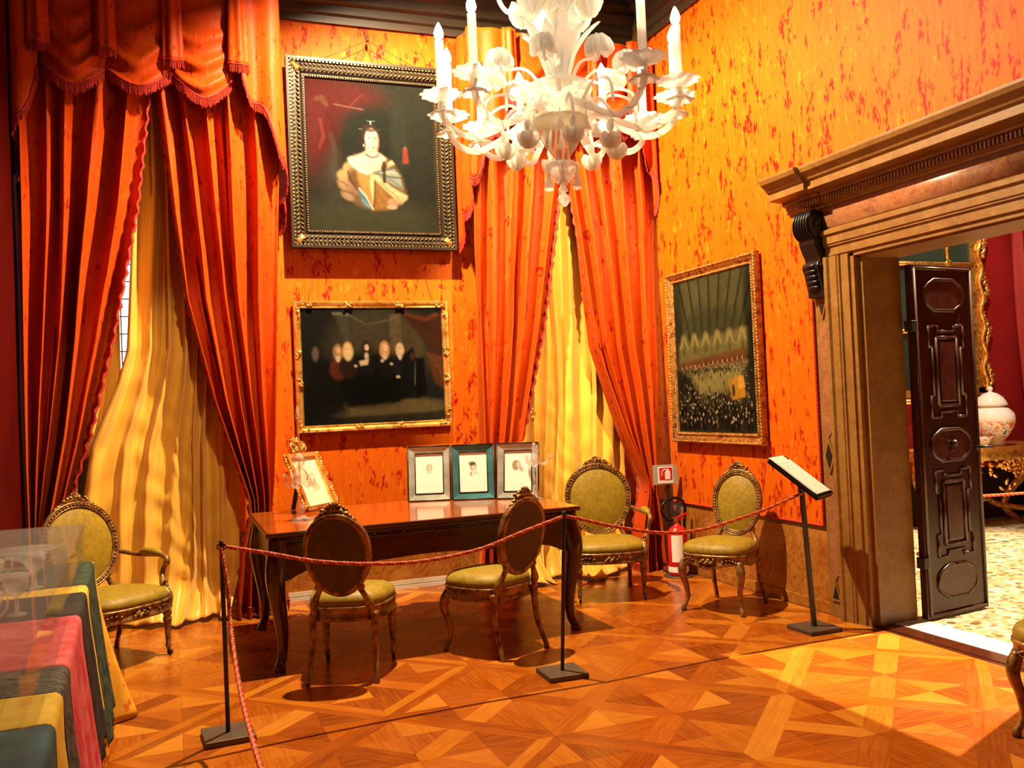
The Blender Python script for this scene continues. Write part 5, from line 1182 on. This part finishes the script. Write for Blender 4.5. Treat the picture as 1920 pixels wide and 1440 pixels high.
def make_arm(r, zp, zdip, z0, cand):
    P = crom([(.10, 0, z0), (.19, 0, z0 - .05), (.32, 0, zdip + .01), (.42, 0, zdip - .015), (r - .035, 0, zdip + .03), (r + .004, 0, zdip + .10), (r, 0, zp)], 6); n = len(P)
    mm = MB(); mm.tube(P, .0150, 10)
    tw = []
    for i, p in enumerate(P): tw.append(p + Vector((0, .0155 * math.cos(i * 1.1), .0155 * math.sin(i * 1.1))))
    mm.tube(tw, .0045, 5)
    mm.tube(crom([(.16, 0, z0 - .02), (.24, 0, z0 + .05), (.34, 0, z0 + .02), (.36, 0, zdip + .05)], 5), .007, 6)
    o = mm.build('arm', Gm, chd)
    pn = ruffle(.042, .088, .030, 60, 11, .10).build('drip_pan', Gm, o); pn.location = (r, 0, zp)
    p2 = ruffle(.026, .056, -.026, 50, 8, .18).build('lower_pan', Gm, o); p2.location = (r, 0, zp - .045)
    mm = MB(); mm.lathe([(.026, .008), (.028, .03), (.021, .036), (.0195, .05), (.0195, cand), (0.006, cand + .004)], (r, 0, zp), 12); mm.build('candle', Gm, o)
    mm = MB(); mm.lathe([(.010, cand + .004), (.020, cand + .020), (.022, cand + .035), (.015, cand + .060), (.005, cand + .080), (0, cand + .086)], (r, 0, zp), 10); mm.build('bulb', M['bulb'], o)
    return o
arm0 = make_arm(.548, z(2.865), z(2.715), z(2.845), .27)
for k, th in enumerate((-40, -76, -104, -133, -158, 40, 74, 100, 131, 156)):
    o = arm0 if k == 0 else copy_tree(arm0, chd)
    o.rotation_euler = (0, 0, math.radians(-114.5 + th)); o.location = (0, 0, .012 * (k % 2))
# flower stems, blossoms and pendants between the arms
def blossom(r, n=6, L=.05):
    mm = MB()
    for k in range(n):
        a = k * 2 * PI / n; mm.ball((r * .6 * math.cos(a), r * .6 * math.sin(a), L * .3), (r * .55, r * .38, L * .5), 7, 5, Matrix.Rotation(a, 3, 'Z') @ Matrix.Rotation(-.5, 3, 'Y'))
    mm.ball((0, 0, L * .45), (r * .35, r * .35, L * .35)); return mm
b_up = blossom(.056, 7, .10).mesh('blossom'); b_dn = blossom(.042, 7, .08).mesh('blossom'); b_dn.transform(Matrix.Rotation(PI, 4, 'X'))
for me in (b_up, b_dn): me.materials.append(Gm)
st_u = MB(); st_u.tube(crom([(.09, 0, z(2.93)), (.17, 0, z(3.00)), (.26, 0, z(2.99)), (.30, 0, z(2.97)), (.315, 0, z(3.005))], 5), .0075, 6); su = st_u.mesh('stem'); su.materials.append(Gm)
st_d = MB(); st_d.tube(crom([(.13, 0, z(2.82)), (.20, 0, z(2.85)), (.265, 0, z(2.78)), (.27, 0, z(2.70)), (.262, 0, z(2.665))], 5), .008, 6); st_d.ball((.262, 0, z(2.71)), (.018, .018, .03)); sd = st_d.mesh('stem'); sd.materials.append(Gm)
for k in range(8):
    a = math.radians(10 + k * 45)
    for sm, bm2, off in ((su, b_up, (.315, 0, z(3.0))), (sd, b_dn, (.262, 0, z(2.67)))):
        o = bpy.data.objects.new('flower_stem', sm); COL.objects.link(o); o.parent = chd; o.rotation_euler = (0, 0, a + (PI / 8 if sm is sd else 0))
        q = bpy.data.objects.new('blossom', bm2); COL.objects.link(q); q.parent = o; q.location = off
pd = MB(); pd.lathe([(.003, 0), (.003, -.03), (.010, -.035), (.008, -.05), (.022, -.085), (.020, -.092), (0, -.09)], n=10, wob=lambda a, v: .12 * math.cos(5 * a)); pdm = pd.mesh('pendant'); pdm.materials.append(Gm)
for k in range(8):
    a = k * PI / 4 + .35; o = bpy.data.objects.new('pendant', pdm); COL.objects.link(o); o.parent = chd; o.location = (.165 * math.cos(a), .165 * math.sin(a), z(2.80))
for k in range(6):
    a = k * PI / 3 + .1; o = bpy.data.objects.new('pendant', pdm); COL.objects.link(o); o.parent = chd; o.location = (.075 * math.cos(a), .075 * math.sin(a), z(2.57))
# upper tier
for k in range(6):
    a = k * PI / 3 + .4; mm = MB(); mm.tube(crom([(.06, 0, z(3.42)), (.14, 0, z(3.36)), (.22, 0, z(3.33)), (.27, 0, z(3.40)), (.25, 0, z(3.46))], 6), .011, 8); o = mm.build('upper_arm', Gm, chd); o.rotation_euler = (0, 0, a)
    q = bpy.data.objects.new('blossom', b_dn); COL.objects.link(q); q.parent = o; q.location = (.16, 0, z(3.345)); q.scale = (1.3, 1.3, 1.6)
    q = bpy.data.objects.new('blossom', b_up); COL.objects.link(q); q.parent = o; q.location = (.25, 0, z(3.46))
for k in range(6):
    o = leafm(-.16, .10, .08, .06).build('leaf', Gm, chd, solid=.004); o.location = (0, 0, z(3.40)); o.rotation_euler = (0, 0, k * PI / 3 + .9)

# ================================================================== STANCHIONS, ROPES, LECTERN
def stanchion(x, y, h, rz, label, lean=0):
    r = empty('stanchion', (x, y, 0), rz); MB().bx(-.112, .112, -.112, .112, 0, .028).build('base_plate', M['steel_plate'], r, bevel=.003)
    m = MB(); m.lathe([(.0105, .028), (.0105, h - .01), (.008, h), (0, h + .001)], n=12); m.xf(Matrix.Rotation(lean, 4, 'Y')).build('post', M['iron'], r)
    m = MB(); m.tube([(h * math.sin(lean) + .020 * math.cos(a), 0, h - .03 + .016 * math.sin(a)) for a in [k * 2 * PI / 12 for k in range(13)]], .003, 6, False); m.build('rope_eye', M['iron'], r)
    return tag(r, label, 'stanchion', 'rope barrier stanchions')
stanchion(.205, 4.465, .915, .06, 'thin black rope stanchion on square plate at front left')
stanchion(1.955, 4.585, .89, -.03, 'thin black rope stanchion in front of the table\'s right leg', .06)
stanchion(.36, .55, .90, 0, 'rope stanchion beside the viewer, out of the picture')
def rope_mat():
    t = NT('twisted_rope'); t.setp(Roughness=.6); n = t.noise(t.coords('pos', (160, 160, 160)), 1, 1); t.base(t.ramp(n, [(.42, (.36, .020, .004)), (.62, (.50, .06, .010))])); return t.m
M['rope'] = rope_mat()
def rope(ctrl, label, r=.0098):
    path = crom(ctrl, 40); L = sum((b - a).length for a, b in zip(path, path[1:])); n = len(path); m = MB(); acc = 0; fr = []
    # dense even resampling
    N = int(L / .006); out = []; seg = 0; d = 0; cum = [0]
    for a, b in zip(path, path[1:]): cum.append(cum[-1] + (b - a).length)
    for k in range(N + 1):
        s = L * k / N
        while seg < n - 2 and cum[seg + 1] < s: seg += 1
        t = (s - cum[seg]) / max(1e-9, cum[seg + 1] - cum[seg]); out.append(path[seg].lerp(path[seg + 1], t))
    root = empty('rope')
    for q in range(3):
        pts = []; m = MB()
        for k, p in enumerate(out):
            tg = (out[min(k + 1, N)] - out[max(k - 1, 0)]).normalized(); u = tg.cross(Vector((.3, .1, 1)) if abs(tg.z) < .85 else Vector((1, 0, 0))).normalized(); w = tg.cross(u); a = 2 * PI * (k * .006 / .060 + q / 3)
            pts.append(p + (u * math.cos(a) + w * math.sin(a)) * r * .52)
        m.tube(pts, r * .56, 6); m.build('strand', M['rope_light'] if q == 0 else M['rope'], root)
    return tag(root, label, 'rope', 'barrier ropes')
M['rope_light'] = plain('pale_rope_strand', (.60, .16, .045), .6)
rope([(.215, 4.47, .885), (.42, 4.485, .830), (.65, 4.50, .766), (.93, 4.515, .722), (1.2, 4.53, .708), (1.5, 4.55, .735), (1.75, 4.565, .80), (2.008, 4.585, .862)], 'orange twisted rope sagging between the two stanchions in front of the table')
rope([(2.008, 4.585, .862), (2.09, 4.585, .842), (2.3, 4.59, .780), (2.62, 4.60, .712), (2.9, 4.61, .705), (3.22, 4.63, .752), (3.45, 4.645, .80), (3.655, 4.655, .855)], 'orange twisted rope running from the middle stanchion to the lectern')
rope([(.200, 4.46, .885), (.222, 4.42, .72), (.228, 4.33, .52), (.23, 3.83, .382), (.232, 2.96, .385), (.25, 2.2, .45), (.30, 1.3, .62), (.36, .55, .87)], 'orange twisted rope dropping from the left stanchion towards the viewer')

lc = empty('lectern', (3.71, 4.67, 0)); tag(lc, 'slim black lectern with sloping tray beside the doorway', 'lectern')
MB().bx(-.118, .118, -.118, .118, 0, .026).build('base_plate', M['steel_plate'], lc, bevel=.003)
m = MB(); m.box((-.022, 0, .45), (.024, .024, .86), Matrix.Rotation(math.radians(-3.0), 3, 'Y')); m.build('post', M['iron'], lc)
w3 = Vector((.86, .51, 0)); dn3 = Vector((.505, -.853, 0)); sl = math.radians(37); ax_u = w3; ax_v = dn3 * math.cos(sl) - Vector((0, 0, math.sin(sl))); ax_n = ax_u.cross(ax_v)
if ax_n.z < 0: ax_n = -ax_n
TR = Matrix((( ax_u.x, ax_v.x, ax_n.x, -.048), (ax_u.y, ax_v.y, ax_n.y, .0), (ax_u.z, ax_v.z, ax_n.z, .955), (0, 0, 0, 1)))   # tray frame: x across, y down the slope, z up from it
m = MB(); m.bx(-.125, .125, -.19, .19, -.018, -.006); m.bx(-.125, -.119, -.19, .19, -.018, .012); m.bx(.119, .125, -.19, .19, -.018, .012); m.bx(-.125, .125, .184, .19, -.018, .012); m.xf(TR).build('tray', M['black'], lc)
m = MB(); m.tube([(-.048, 0, .86), (-.048, 0, .945)], .02, 10); m.build('tray_bracket', M['iron'], lc)
offs = [(.0, -.010, .0), (.004, -.026, .004), (-.004, -.040, .010), (.003, .010, .016)]
for k, (dx, dy, dz) in enumerate(offs):
    pt = Paint(60, 84, (238, 234, 224), .72)
    for j in range(3 + k): pt.line([(.12, .07 + j * .045), (.12 + .25 + .4 * ((j * 7 + k * 3) % 5) / 5, .07 + j * .045)], .004, (150, 144, 134), .8)
    if k == 2:
        for x in (.60, .72, .84): pt.ell(x, .14, .02, .012, (90, 84, 80), .9)
    card = empty('information_card', (3.71, 4.67, 0)); s_ = MB().bx(-.112 + dx, .112 + dx, -.16 + dy, .165 + dy * .3, -.004 + dz, -.001 + dz).xf(TR).build('sheet', M['paper'], card)
    o = pt.build('printed_face', (-.110 + dx, -.158 + dy, .0002 + dz), (.22, 0, 0), (0, .318 - dy * .5, 0), M['print'], card); o.data.transform(TR)
    tag(card, ['lowest white printed card stacked on the lectern tray', 'second white printed card from the bottom on the lectern tray', 'white printed card under the top sheet on the lectern', 'topmost white printed card on the lectern tray'][k], 'card', 'printed cards on the lectern')

# ================================================================== FIRE EXTINGUISHER AND ITS SIGN
M['red_paint'] = plain('red_enamel', (.60, .010, .012), .25, var=.05)
fx = empty('fire_extinguisher', (3.905, 6.60, .012)); tag(fx, 'red fire extinguisher with white label standing in the corner', 'fire extinguisher')
m = MB(); m.lathe([(.0, .0), (.078, .0), (.083, .012), (.083, .33), (.078, .365), (.055, .395), (.026, .41), (.022, .425), (0, .425)], n=28); m.build('body', M['red_paint'], fx)
def wrap(z0, z1, a0, a1, r=.0845):
    mm = MB(); mm.grid(lambda u, v: (r * math.cos(a0 + (a1 - a0) * u), r * math.sin(a0 + (a1 - a0) * u), z0 + (z1 - z0) * v), 16, 2); return mm
ac = math.atan2(-6.6, -3.9)
wrap(.115, .335, ac - .62, ac + .55).build('paper_label', M['paper'], fx); wrap(.03, .075, ac - 1.5, ac + 1.5).build('white_band', M['paper'], fx); wrap(.042, .064, ac + .42, ac + .85, .0855).build('band_print', M['black'], fx)
m = MB(); m.tube([(0, 0, .42), (0, 0, .455)], .016, 10); m.box((-.01, 0, .46), (.045, .03, .03)); m.build('valve', M['steel'], fx)
m = MB(); m.box((.045, -.01, .485), (.11, .018, .012), Matrix.Rotation(math.radians(-16), 3, 'Y')); m.box((.03, -.01, .462), (.08, .018, .010), Matrix.Rotation(math.radians(-6), 3, 'Y')); m.build('handle', M['red_paint'], fx)
m = MB(); m.tube(crom([(-.03, 0, .455), (-.09, .0, .465), (-.135, .0, .53), (-.11, .0, .60), (-.02, .01, .635), (.07, .02, .61), (.105, .03, .54), (.10, .04, .42), (.095, .03, .25)], 6), .0125, 8); m.build('hose', M['black'], fx)
fb = empty('round_stand', (3.905, 6.60, 0)); m = MB(); m.lathe([(.12, 0), (.125, .004), (.12, .010), (0, .010)], n=28); m.build('plate', M['steel_plate'], fb); tag(fb, 'flat grey round plate under the fire extinguisher', 'stand')
sg = empty('sign_stand', (3.95, 6.79, 0), -.18); tag(sg, 'grey sign on a dark pole showing a white extinguisher on red', 'sign')
m = MB(); m.bx(-.014, .014, -.006, .006, 0, .76); m.bx(-.06, .06, -.06, .06, 0, .012); m.build('pole', M['iron'], sg)
M['grey_sign'] = plain('grey_plastic', (.33, .34, .31), .4, var=.06)
m = MB(); m.prism([(-.125, .745), (.085, .745), (.085, .89), (.05, .91), (-.125, .91)], 1, -.016, .01); m.build('sign_box', M['grey_sign'], sg)
m = MB().bx(-.09, .045, -.0185, -.015, .755, .895); s1 = m.build('white_plate', M['paper'], sg)
m = MB().bx(-.078, .036, -.0205, -.018, .785, .887); m.build('red_field', M['red_paint'], s1)
m = MB(); m.bx(-.028, .018, -.0225, -.02, .788, .855); m.prism([(-.02 + .018 * math.cos(t) + .015, .853 + .016 * math.sin(t)) for t in [PI * k / 8 for k in range(9)]], 1, -.0225, -.02); m.box((-.005, -.0215, .872), (.026, .002, .006)); m.tube([(-.012, -.0215, .873), (-.035, -.0215, .872), (-.052, -.0215, .856), (-.055, -.0215, .83), (-.048, -.0215, .80)], .0035, 5); m.build('extinguisher_symbol', M['paper'], s1)

# ================================================================== CLOTH-COVERED DISPLAY TABLE WITH GLASSWARE
VZ = .80; edge = lambda y: -.395 + (5.0 - y) * .0397
vt = empty('display_table', (-.66, 3.5, 0)); tag(vt, 'display table hidden under bright cloths at lower left', 'table')
MB().bx(-.27, .26, -1.55, 1.46, .74, .79).build('table_top', M['dark_wood'], vt)
for sx in (-.24, .2):
    for sy in (-1.48, 1.4): MB().bx(sx - .025, sx + .025, sy - .025, sy + .025, 0, .74).build('leg', M['dark_wood'], vt)
def cloth_mat(name, c1, c2, sc=14, fleck=None):
    t = NT(name); t.setp(Roughness=.75); t.p.inputs['Specular IOR Level'].default_value = .15; n = t.noise(t.coords('pos', (sc,) * 3), 1, 4, .6, .8)
    c = t.ramp(n, [(.35, c1), (.65, c2)])
    if fleck: c = t.mix(t.ramp(t.noise(t.coords('pos', (17, 17, 17), (4, 2, 8)), 1, 2), [(.64, 0), (.68, 1)]), c, fleck)
    t.base(c); return t.m
M['cl_yellow'] = cloth_mat('yellow_cloth', (.62, .30, .02), (.74, .42, .04), 6, (.58, .13, .02))
# yellow under-cloth: skirt round the right side and the far end, flaring at the floor
def ypath(s):
    # s 0..1 : along the right edge from the near end to the far corner, then along the far end
    if s < .72: y = 1.95 + (4.98 - 1.95) * s / .72; return Vector((edge(y) + .004, y, 0)), Vector((1, .04, 0))
    if s < .80: a = (s - .72) / .08 * PI / 2; return Vector((edge(4.98) + .004 - .05 + .05 * math.cos(a), 4.98 + .05 * math.sin(a), 0)), Vector((math.cos(a), math.sin(a), 0))
    t = (s - .80) / .20; return Vector((edge(4.98) - .046 - t * .49, 5.03, 0)), Vector((0, 1, 0))
def YP(u, v):
    p, n = ypath(u); k = v ** 1.6; cr = math.exp(-((u - .755) / .05) ** 2)
    off = -.024 + .036 * min(1, max(0, (u - .66) / .07)) + k * (.045 + .13 * cr + .020 * math.sin(u * 70)) + .012 * math.sin(u * 70) * v
    q = p + n * off; return (max(-.945, q.x), q.y - .05 * k * cr, VZ - .005 + (.006 - VZ + .005) * v)
m = MB(); m.grid(YP, 150, 24); o = m.build('yellow_cloth', M['cl_yellow'], None, solid=.004); tag(o, 'yellow under-cloth with red spots flaring onto the floor', 'cloth')
pw = empty('patchwork_cloth', (0, 0, 0)); tag(pw, 'striped velvet cloth in green, black, pink and yellow over the display table', 'cloth')
bands = [(4.27, 4.97, cloth_mat('dark_green_velvet', (.010, .022, .014), (.05, .075, .05), 22), .10), (4.10, 4.27, cloth_mat('mustard_velvet', (.50, .30, .03), (.66, .44, .06), 10), .30), (3.63, 4.10, cloth_mat('black_velvet', (.010, .009, .009), (.03, .026, .024), 12), .22),
         (2.90, 3.63, cloth_mat('pink_velvet', (.36, .02, .035), (.46, .10, .10), 9), .16), (2.63, 2.90, cloth_mat('black_brocade', (.010, .009, .009), (.09, .08, .06), 40), .2), (2.36, 2.63, cloth_mat('yellow_velvet', (.40, .25, .015), (.50, .34, .035), 8), .35), (1.95, 2.36, cloth_mat('teal_velvet', (.012, .035, .045), (.03, .07, .08), 9), .3)]
for k, (y0, y1, mt, zb) in enumerate(bands):
    def BP(u, v, y0=y0, y1=y1, zb=zb, k=k):
        y = y0 + .002 + (y1 - y0 - .004) * v; e = edge(y) + .012; Lt = e + .93; Ls = VZ - zb; s = u * (Lt + Ls)
        if s < Lt - .02: return (-.93 + s, y, VZ + .004 + .0015 * math.sin(y * 40 + s * 9))
        if s < Lt + .02: a = (s - Lt + .02) / .04 * PI / 2; return (e - .015 + .02 * math.sin(a), y, VZ - .016 + .02 * math.cos(a))
        d = s - Lt - .02; return (e + .006 + .055 * (d / .6) ** 1.5 + .010 * math.sin(y * 26 + k) * min(1, d * 4), y + .03 * d * math.sin(k * 2), VZ - .016 - d)
    m = MB(); m.grid(BP, 80, 20); m.build('cloth_band', mt, pw, solid=.003)
# low glass case over the cloth
gc = empty('glass_case', (0, 0, 0)); tag(gc, 'low clear glass case standing on the striped cloth', 'display case')
gx0, gy0, gy1, gz0, gz1 = -.92, 2.05, 4.90, VZ + .008, 1.0
rx = lambda y: edge(y) - .018
MB().prism([(gx0, gy0), (rx(gy0), gy0), (rx(gy1), gy1), (gx0, gy1)], 2, gz1 - .004, gz1).build('top_pane', M['pane_top'], gc)
MB().prism([(rx(gy0) - .004, gy0), (rx(gy0), gy0), (rx(gy1), gy1), (rx(gy1) - .004, gy1)], 2, gz0, gz1 - .004).build('side_pane', M['pane'], gc)
MB().bx(gx0, gx0 + .004, gy0, gy1, gz0, gz1 - .004).build('side_pane', M['pane'], gc)
MB().bx(gx0 + .004, rx(gy1) - .004, gy1 - .004, gy1, gz0, gz1 - .004).build('end_pane', M['pane'], gc)
MB().bx(gx0 + .004, rx(gy0) - .004, gy0, gy0 + .004, gz0, gz1 - .004).build('end_pane', M['pane'], gc)
def glassware(name, prof, x, y, label, cat, wob=None, handles=0, s=1.0):
    r = empty(name, (x, y, VZ + .010)); m = MB(); m.lathe([(a * s, b * s) for a, b in prof], n=28, wob=wob); m.build('bowl', M['clear_glass'], r)
    zt = prof[-1][1] * s; rt = prof[-1][0] * s
    mm = MB(); mm.tube([(rt * math.cos(t), rt * math.sin(t), zt) for t in [k * 2 * PI / 28 for k in range(29)]], .0035, 6, False); mm.build('rim', M['clear_glass'], r)
    for h in range(handles):
        a = h * PI + .6; c, q = math.cos(a), math.sin(a); mm = MB(); mm.tube(crom([(rt * .9 * c, rt * .9 * q, zt * .9), (rt * 1.35 * c, rt * 1.35 * q, zt * .98), (rt * 1.3 * c, rt * 1.3 * q, zt * .6), (rt * .8 * c, rt * .8 * q, zt * .45)], 6), .005, 6); mm.build('handle', M['clear_glass'], r)
    return tag(r, label, cat, 'clear glassware in the case')
DISH = [(.0, .0), (.045, .0), (.042, .006), (.012, .015), (.010, .05), (.03, .065), (.08, .085), (.12, .11), (.125, .118)]
GOB = [(.0, .0), (.035, .0), (.033, .005), (.008, .012), (.007, .06), (.012, .07), (.03, .085), (.042, .11), (.045, .145)]
BOWL = [(.0, .0), (.04, .0), (.04, .006), (.05, .02), (.085, .05), (.10, .09), (.105, .13)]
glassware('glass_dish', DISH, -.63, 4.66, 'wide footed clear glass dish, farthest in the case', 'glass dish', lambda a, v: .03 * math.cos(12 * a) * v, 2)
glassware('glass_bowl', BOWL, -.76, 4.25, 'clear glass bowl just behind the second row of goblets', 'glass bowl', None, 2)
glassware('glass_goblet', GOB, -.55, 4.28, 'clear goblet near the right pane, farthest of the goblets', 'goblet', None, 0)
glassware('glass_dish', DISH, -.72, 3.82, 'footed clear glass dish over the black stripe', 'glass dish', None, 0, 1.05)
glassware('glass_goblet', GOB, -.54, 3.72, 'clear goblet near the right pane over the black stripe', 'goblet', None, 1)
glassware('glass_bowl', BOWL, -.74, 3.38, 'clear glass bowl over the pink stripe', 'glass bowl', lambda a, v: .03 * math.cos(8 * a) * v, 1)
glassware('glass_goblet', GOB, -.57, 3.36, 'clear goblet over the pink stripe', 'goblet', None, 2)
glassware('glass_dish', DISH, -.68, 2.86, 'low clear glass dish over the black brocade stripe', 'glass dish', None, 0, .9)

JUG = [(.0, .0), (.05, .0), (.05, .006), (.02, .016), (.02, .03), (.06, .05), (.085, .08), (.075, .11), (.045, .135), (.05, .155), (.062, .165)]
glassware('glass_jug', JUG, -.62, 3.06, 'round-bellied clear glass jug with handle, large in the near part of the case', 'jug', None, 1, 1.05)
glassware('glass_dish', DISH, -.58, 2.52, 'shallow clear glass dish nearest the viewer over the yellow stripe', 'glass dish', lambda a, v: .04 * math.cos(10 * a) * v, 2, .95)
# ================================================================== THE ROOM BEYOND
ct = empty('console_table', (7.93, 7.15, 0)); tag(ct, 'carved gilded console table with marble top in the room beyond the door', 'table')
def ctop(k, z): return [(x * k, y * k, z) for x, y in [(-.82, .33), (-.82, -.10), (-.74, -.18), (-.60, -.20), (-.45, -.26), (-.25, -.31), (0, -.33), (.25, -.31), (.45, -.26), (.60, -.20), (.74, -.18), (.82, -.10), (.82, .33)]]
def slab(zs, ks):
    m = MB(); vs = []; 
    for z_, k in zip(zs, ks): vs += ctop(k, z_)
    n = 13; fs = [(j * n + i, j * n + (i + 1) % n, (j + 1) * n + (i + 1) % n, (j + 1) * n + i) for j in range(len(zs) - 1) for i in range(n)]; fs += [tuple(range(n - 1, -1, -1)), tuple((len(zs) - 1) * n + i for i in range(n))]
    return m.add(vs, fs, False)
slab([.785, .795, .82, .83], [.98, 1.0, 1.0, .985]).build('marble_top', M['dado_marble'], ct); slab([.70, .72, .785], [.92, .95, .96]).build('apron', M['gilt'], ct)
m = MB(); rg = random.Random(9)
for k in range(130):
    u = rg.uniform(-1, 1); zz = .70 - abs(rg.gauss(0, 1)) * .14 * (1 - .75 * abs(u)); m.ball((u * .62, -.27 + .14 * abs(u) + rg.uniform(-.02, .02), max(.36, zz)), (rg.uniform(.02, .045), .018, .016), 6, 4, Matrix.Rotation(rg.uniform(0, PI), 3, 'Y'))
m.build('carved_swag', M['gilt_bright'], ct)['kind'] = 'stuff'
for sx in (-1, 1):
    for y0 in (-.12, .22):
        m = MB(); m.tube(crom([(sx * .66, y0, .72), (sx * .74, y0 - .06, .60), (sx * .72, y0 - .05, .45), (sx * .55, y0, .26), (sx * .50, y0 - .02, .12), (sx * .58, y0 - .06, .03), (sx * .64, y0 - .06, .0)], 6), [.06 - .001 * i for i in range(37)], 8); m.build('leg', M['gilt'], ct)
m = MB(); m.tube(crom([(-.52, -.05, .14), (-.2, .02, .20), (0, .0, .28), (.2, .02, .20), (.52, -.05, .14)], 6), .03, 8); m.build('stretcher', M['gilt'], ct)
def jar_mat():
    t = NT('imari_porcelain'); t.setp(Roughness=.15); n = t.noise(t.coords('obj', (14, 14, 14)), 1, 4, .6, 1.2)
    pa = t.ramp(n, [(.34, (.10, .14, .30)), (.43, (.85, .82, .78)), (.50, (.82, .78, .72)), (.55, (.62, .12, .04)), (.62, (.70, .32, .08)), (.70, (.85, .82, .78))])
    s = t.new('ShaderNodeSeparateXYZ'); t.link(t.coords('obj', (1, 1, 1)), s.inputs[0]); band = t.ramp(s.outputs[2], [(.05, 0), (.07, 1), (.24, 1), (.28, 0)])
    t.base(t.mix(band, (.86, .85, .82), pa)); return t.m
M['imari'] = jar_mat()
jr = empty('ginger_jar', (8.0, 7.08, .831)); tag(jr, 'large white porcelain lidded jar with painted flowers on the console table', 'vase')
m = MB(); m.lathe([(.0, 0), (.115, 0), (.12, .02), (.11, .05), (.15, .10), (.205, .19), (.225, .27), (.215, .33), (.165, .385), (.125, .40), (.12, .43)], n=36); m.build('body', M['imari'], jr)
m = MB(); m.lathe([(.155, .415), (.16, .425), (.15, .45), (.12, .50), (.07, .54), (.025, .555), (.018, .57), (.03, .585), (.025, .605), (0, .62)], n=32); m.build('lid', M['white_porcelain'], jr)
bw = empty('porcelain_bowl', (7.73, 6.96, .831)); m = MB(); m.lathe([(.0, 0), (.05, 0), (.045, .02), (.075, .06), (.105, .105), (.10, .105), (.07, .065), (0, .03)], n=28); m.build('body', M['imari'], bw); tag(bw, 'small painted porcelain bowl beside the lidded jar', 'bowl')
bx2 = empty('red_box', (7.72, 7.22, .831)); m = MB(); m.bx(-.07, .07, -.05, .05, 0, .12); m.build('body', M['red_paint'], bx2, bevel=.006); m = MB(); m.bx(-.074, .074, -.054, .054, .12, .15); m.build('lid', M['gilt'], bx2, bevel=.006); tag(bx2, 'small red box behind the porcelain bowl', 'box')
mr = empty('wall_mirror', (7.62, NYB - .01, 1.38)); tag(mr, 'tall mirror in a carved gold frame above the console table', 'mirror')
M['dark_mirror'] = plain('dim_mirror', (.035, .060, .048), .12, .3, var=.3, scale=2)  # dark green base paints in the reflection of the dim room
for z0, z1 in ((.05, .66), (.71, 1.38), (1.43, 2.2)): MB().bx(-.65, .65, -.03, -.02, z0, z1).build('mirror_pane', M['dark_mirror'], mr)
for z_ in (.685, 1.405): 
    m = MB(); m.tube([(-.66, -.045, z_), (.66, -.045, z_)], .026, 8); m.build('glazing_bar', M['gilt'], mr)
m = MB(); m.tube([(.30, -.045, 1.40), (.30, -.045, 2.2)], .022, 8); m.ball((.30, -.06, 1.405), (.05, .02, .05)); m.build('glazing_bar', M['gilt'], mr)
for sx in (-1, 1):
    m = MB(); m.bx(min(sx * .64, sx * .76), max(sx * .64, sx * .76), -.06, 0, 0, 2.3); m.build('side_rail', M['gilt'], mr)
    m = MB()
    m.tube([(sx * (.735 + .025 * math.sin(k * .9)), -.075, .02 + k * .045) for k in range(50)], .022, 7)
    for k in range(52):
        zz = .05 + k * .043; m.ball((sx * (.80 + .045 * math.sin(k * .55) + rg.uniform(-.015, .015)), -.05, zz), (.055, .022, .022), 6, 4, Matrix.Rotation(rg.uniform(-1.4, 1.4), 3, 'Y'))
    m.build('carved_scrolls', M['gilt_bright'], mr)
m = MB(); m.bx(-.76, .76, -.06, 0, -.02, .06); m.bx(-.76, .76, -.06, 0, 2.2, 2.32); m.tube([(-.7, -.07, -.06), (.7, -.07, -.06)], .03, 8); m.build('cross_rail', M['gilt_bright'], mr)
dk, _ = drape('portiere', 4.6, .01, lin((0, 8.86), (5, 8.80)), lin((0, 9.9), (5, 9.9)), 7.40, 6, .05, 2, M['red_wall']); tag(dk, 'dark crimson curtain at the far right beyond the doorway', 'curtain')
rope([(6.2, 6.15, .50), (6.9, 6.2, .465), (7.4, 6.22, .450), (8.0, 6.25, .44), (8.8, 6.3, .46)], 'red rope strung in front of the gilded console table', .013)
for x, y, l in ((6.2, 6.15, 'rope post left of the console table, hidden behind the door leaf'), (8.8, 6.3, 'rope post right of the console table, outside the picture')):
    r = empty('stanchion', (x, y, 0)); MB().bx(-.1, .1, -.1, .1, .002, .03).build('base_plate', M['steel_plate'], r); m = MB(); m.lathe([(.011, .03), (.011, .52), (0, .53)], n=10); m.build('post', M['iron'], r); tag(r, l, 'stanchion', 'rope barrier stanchions')
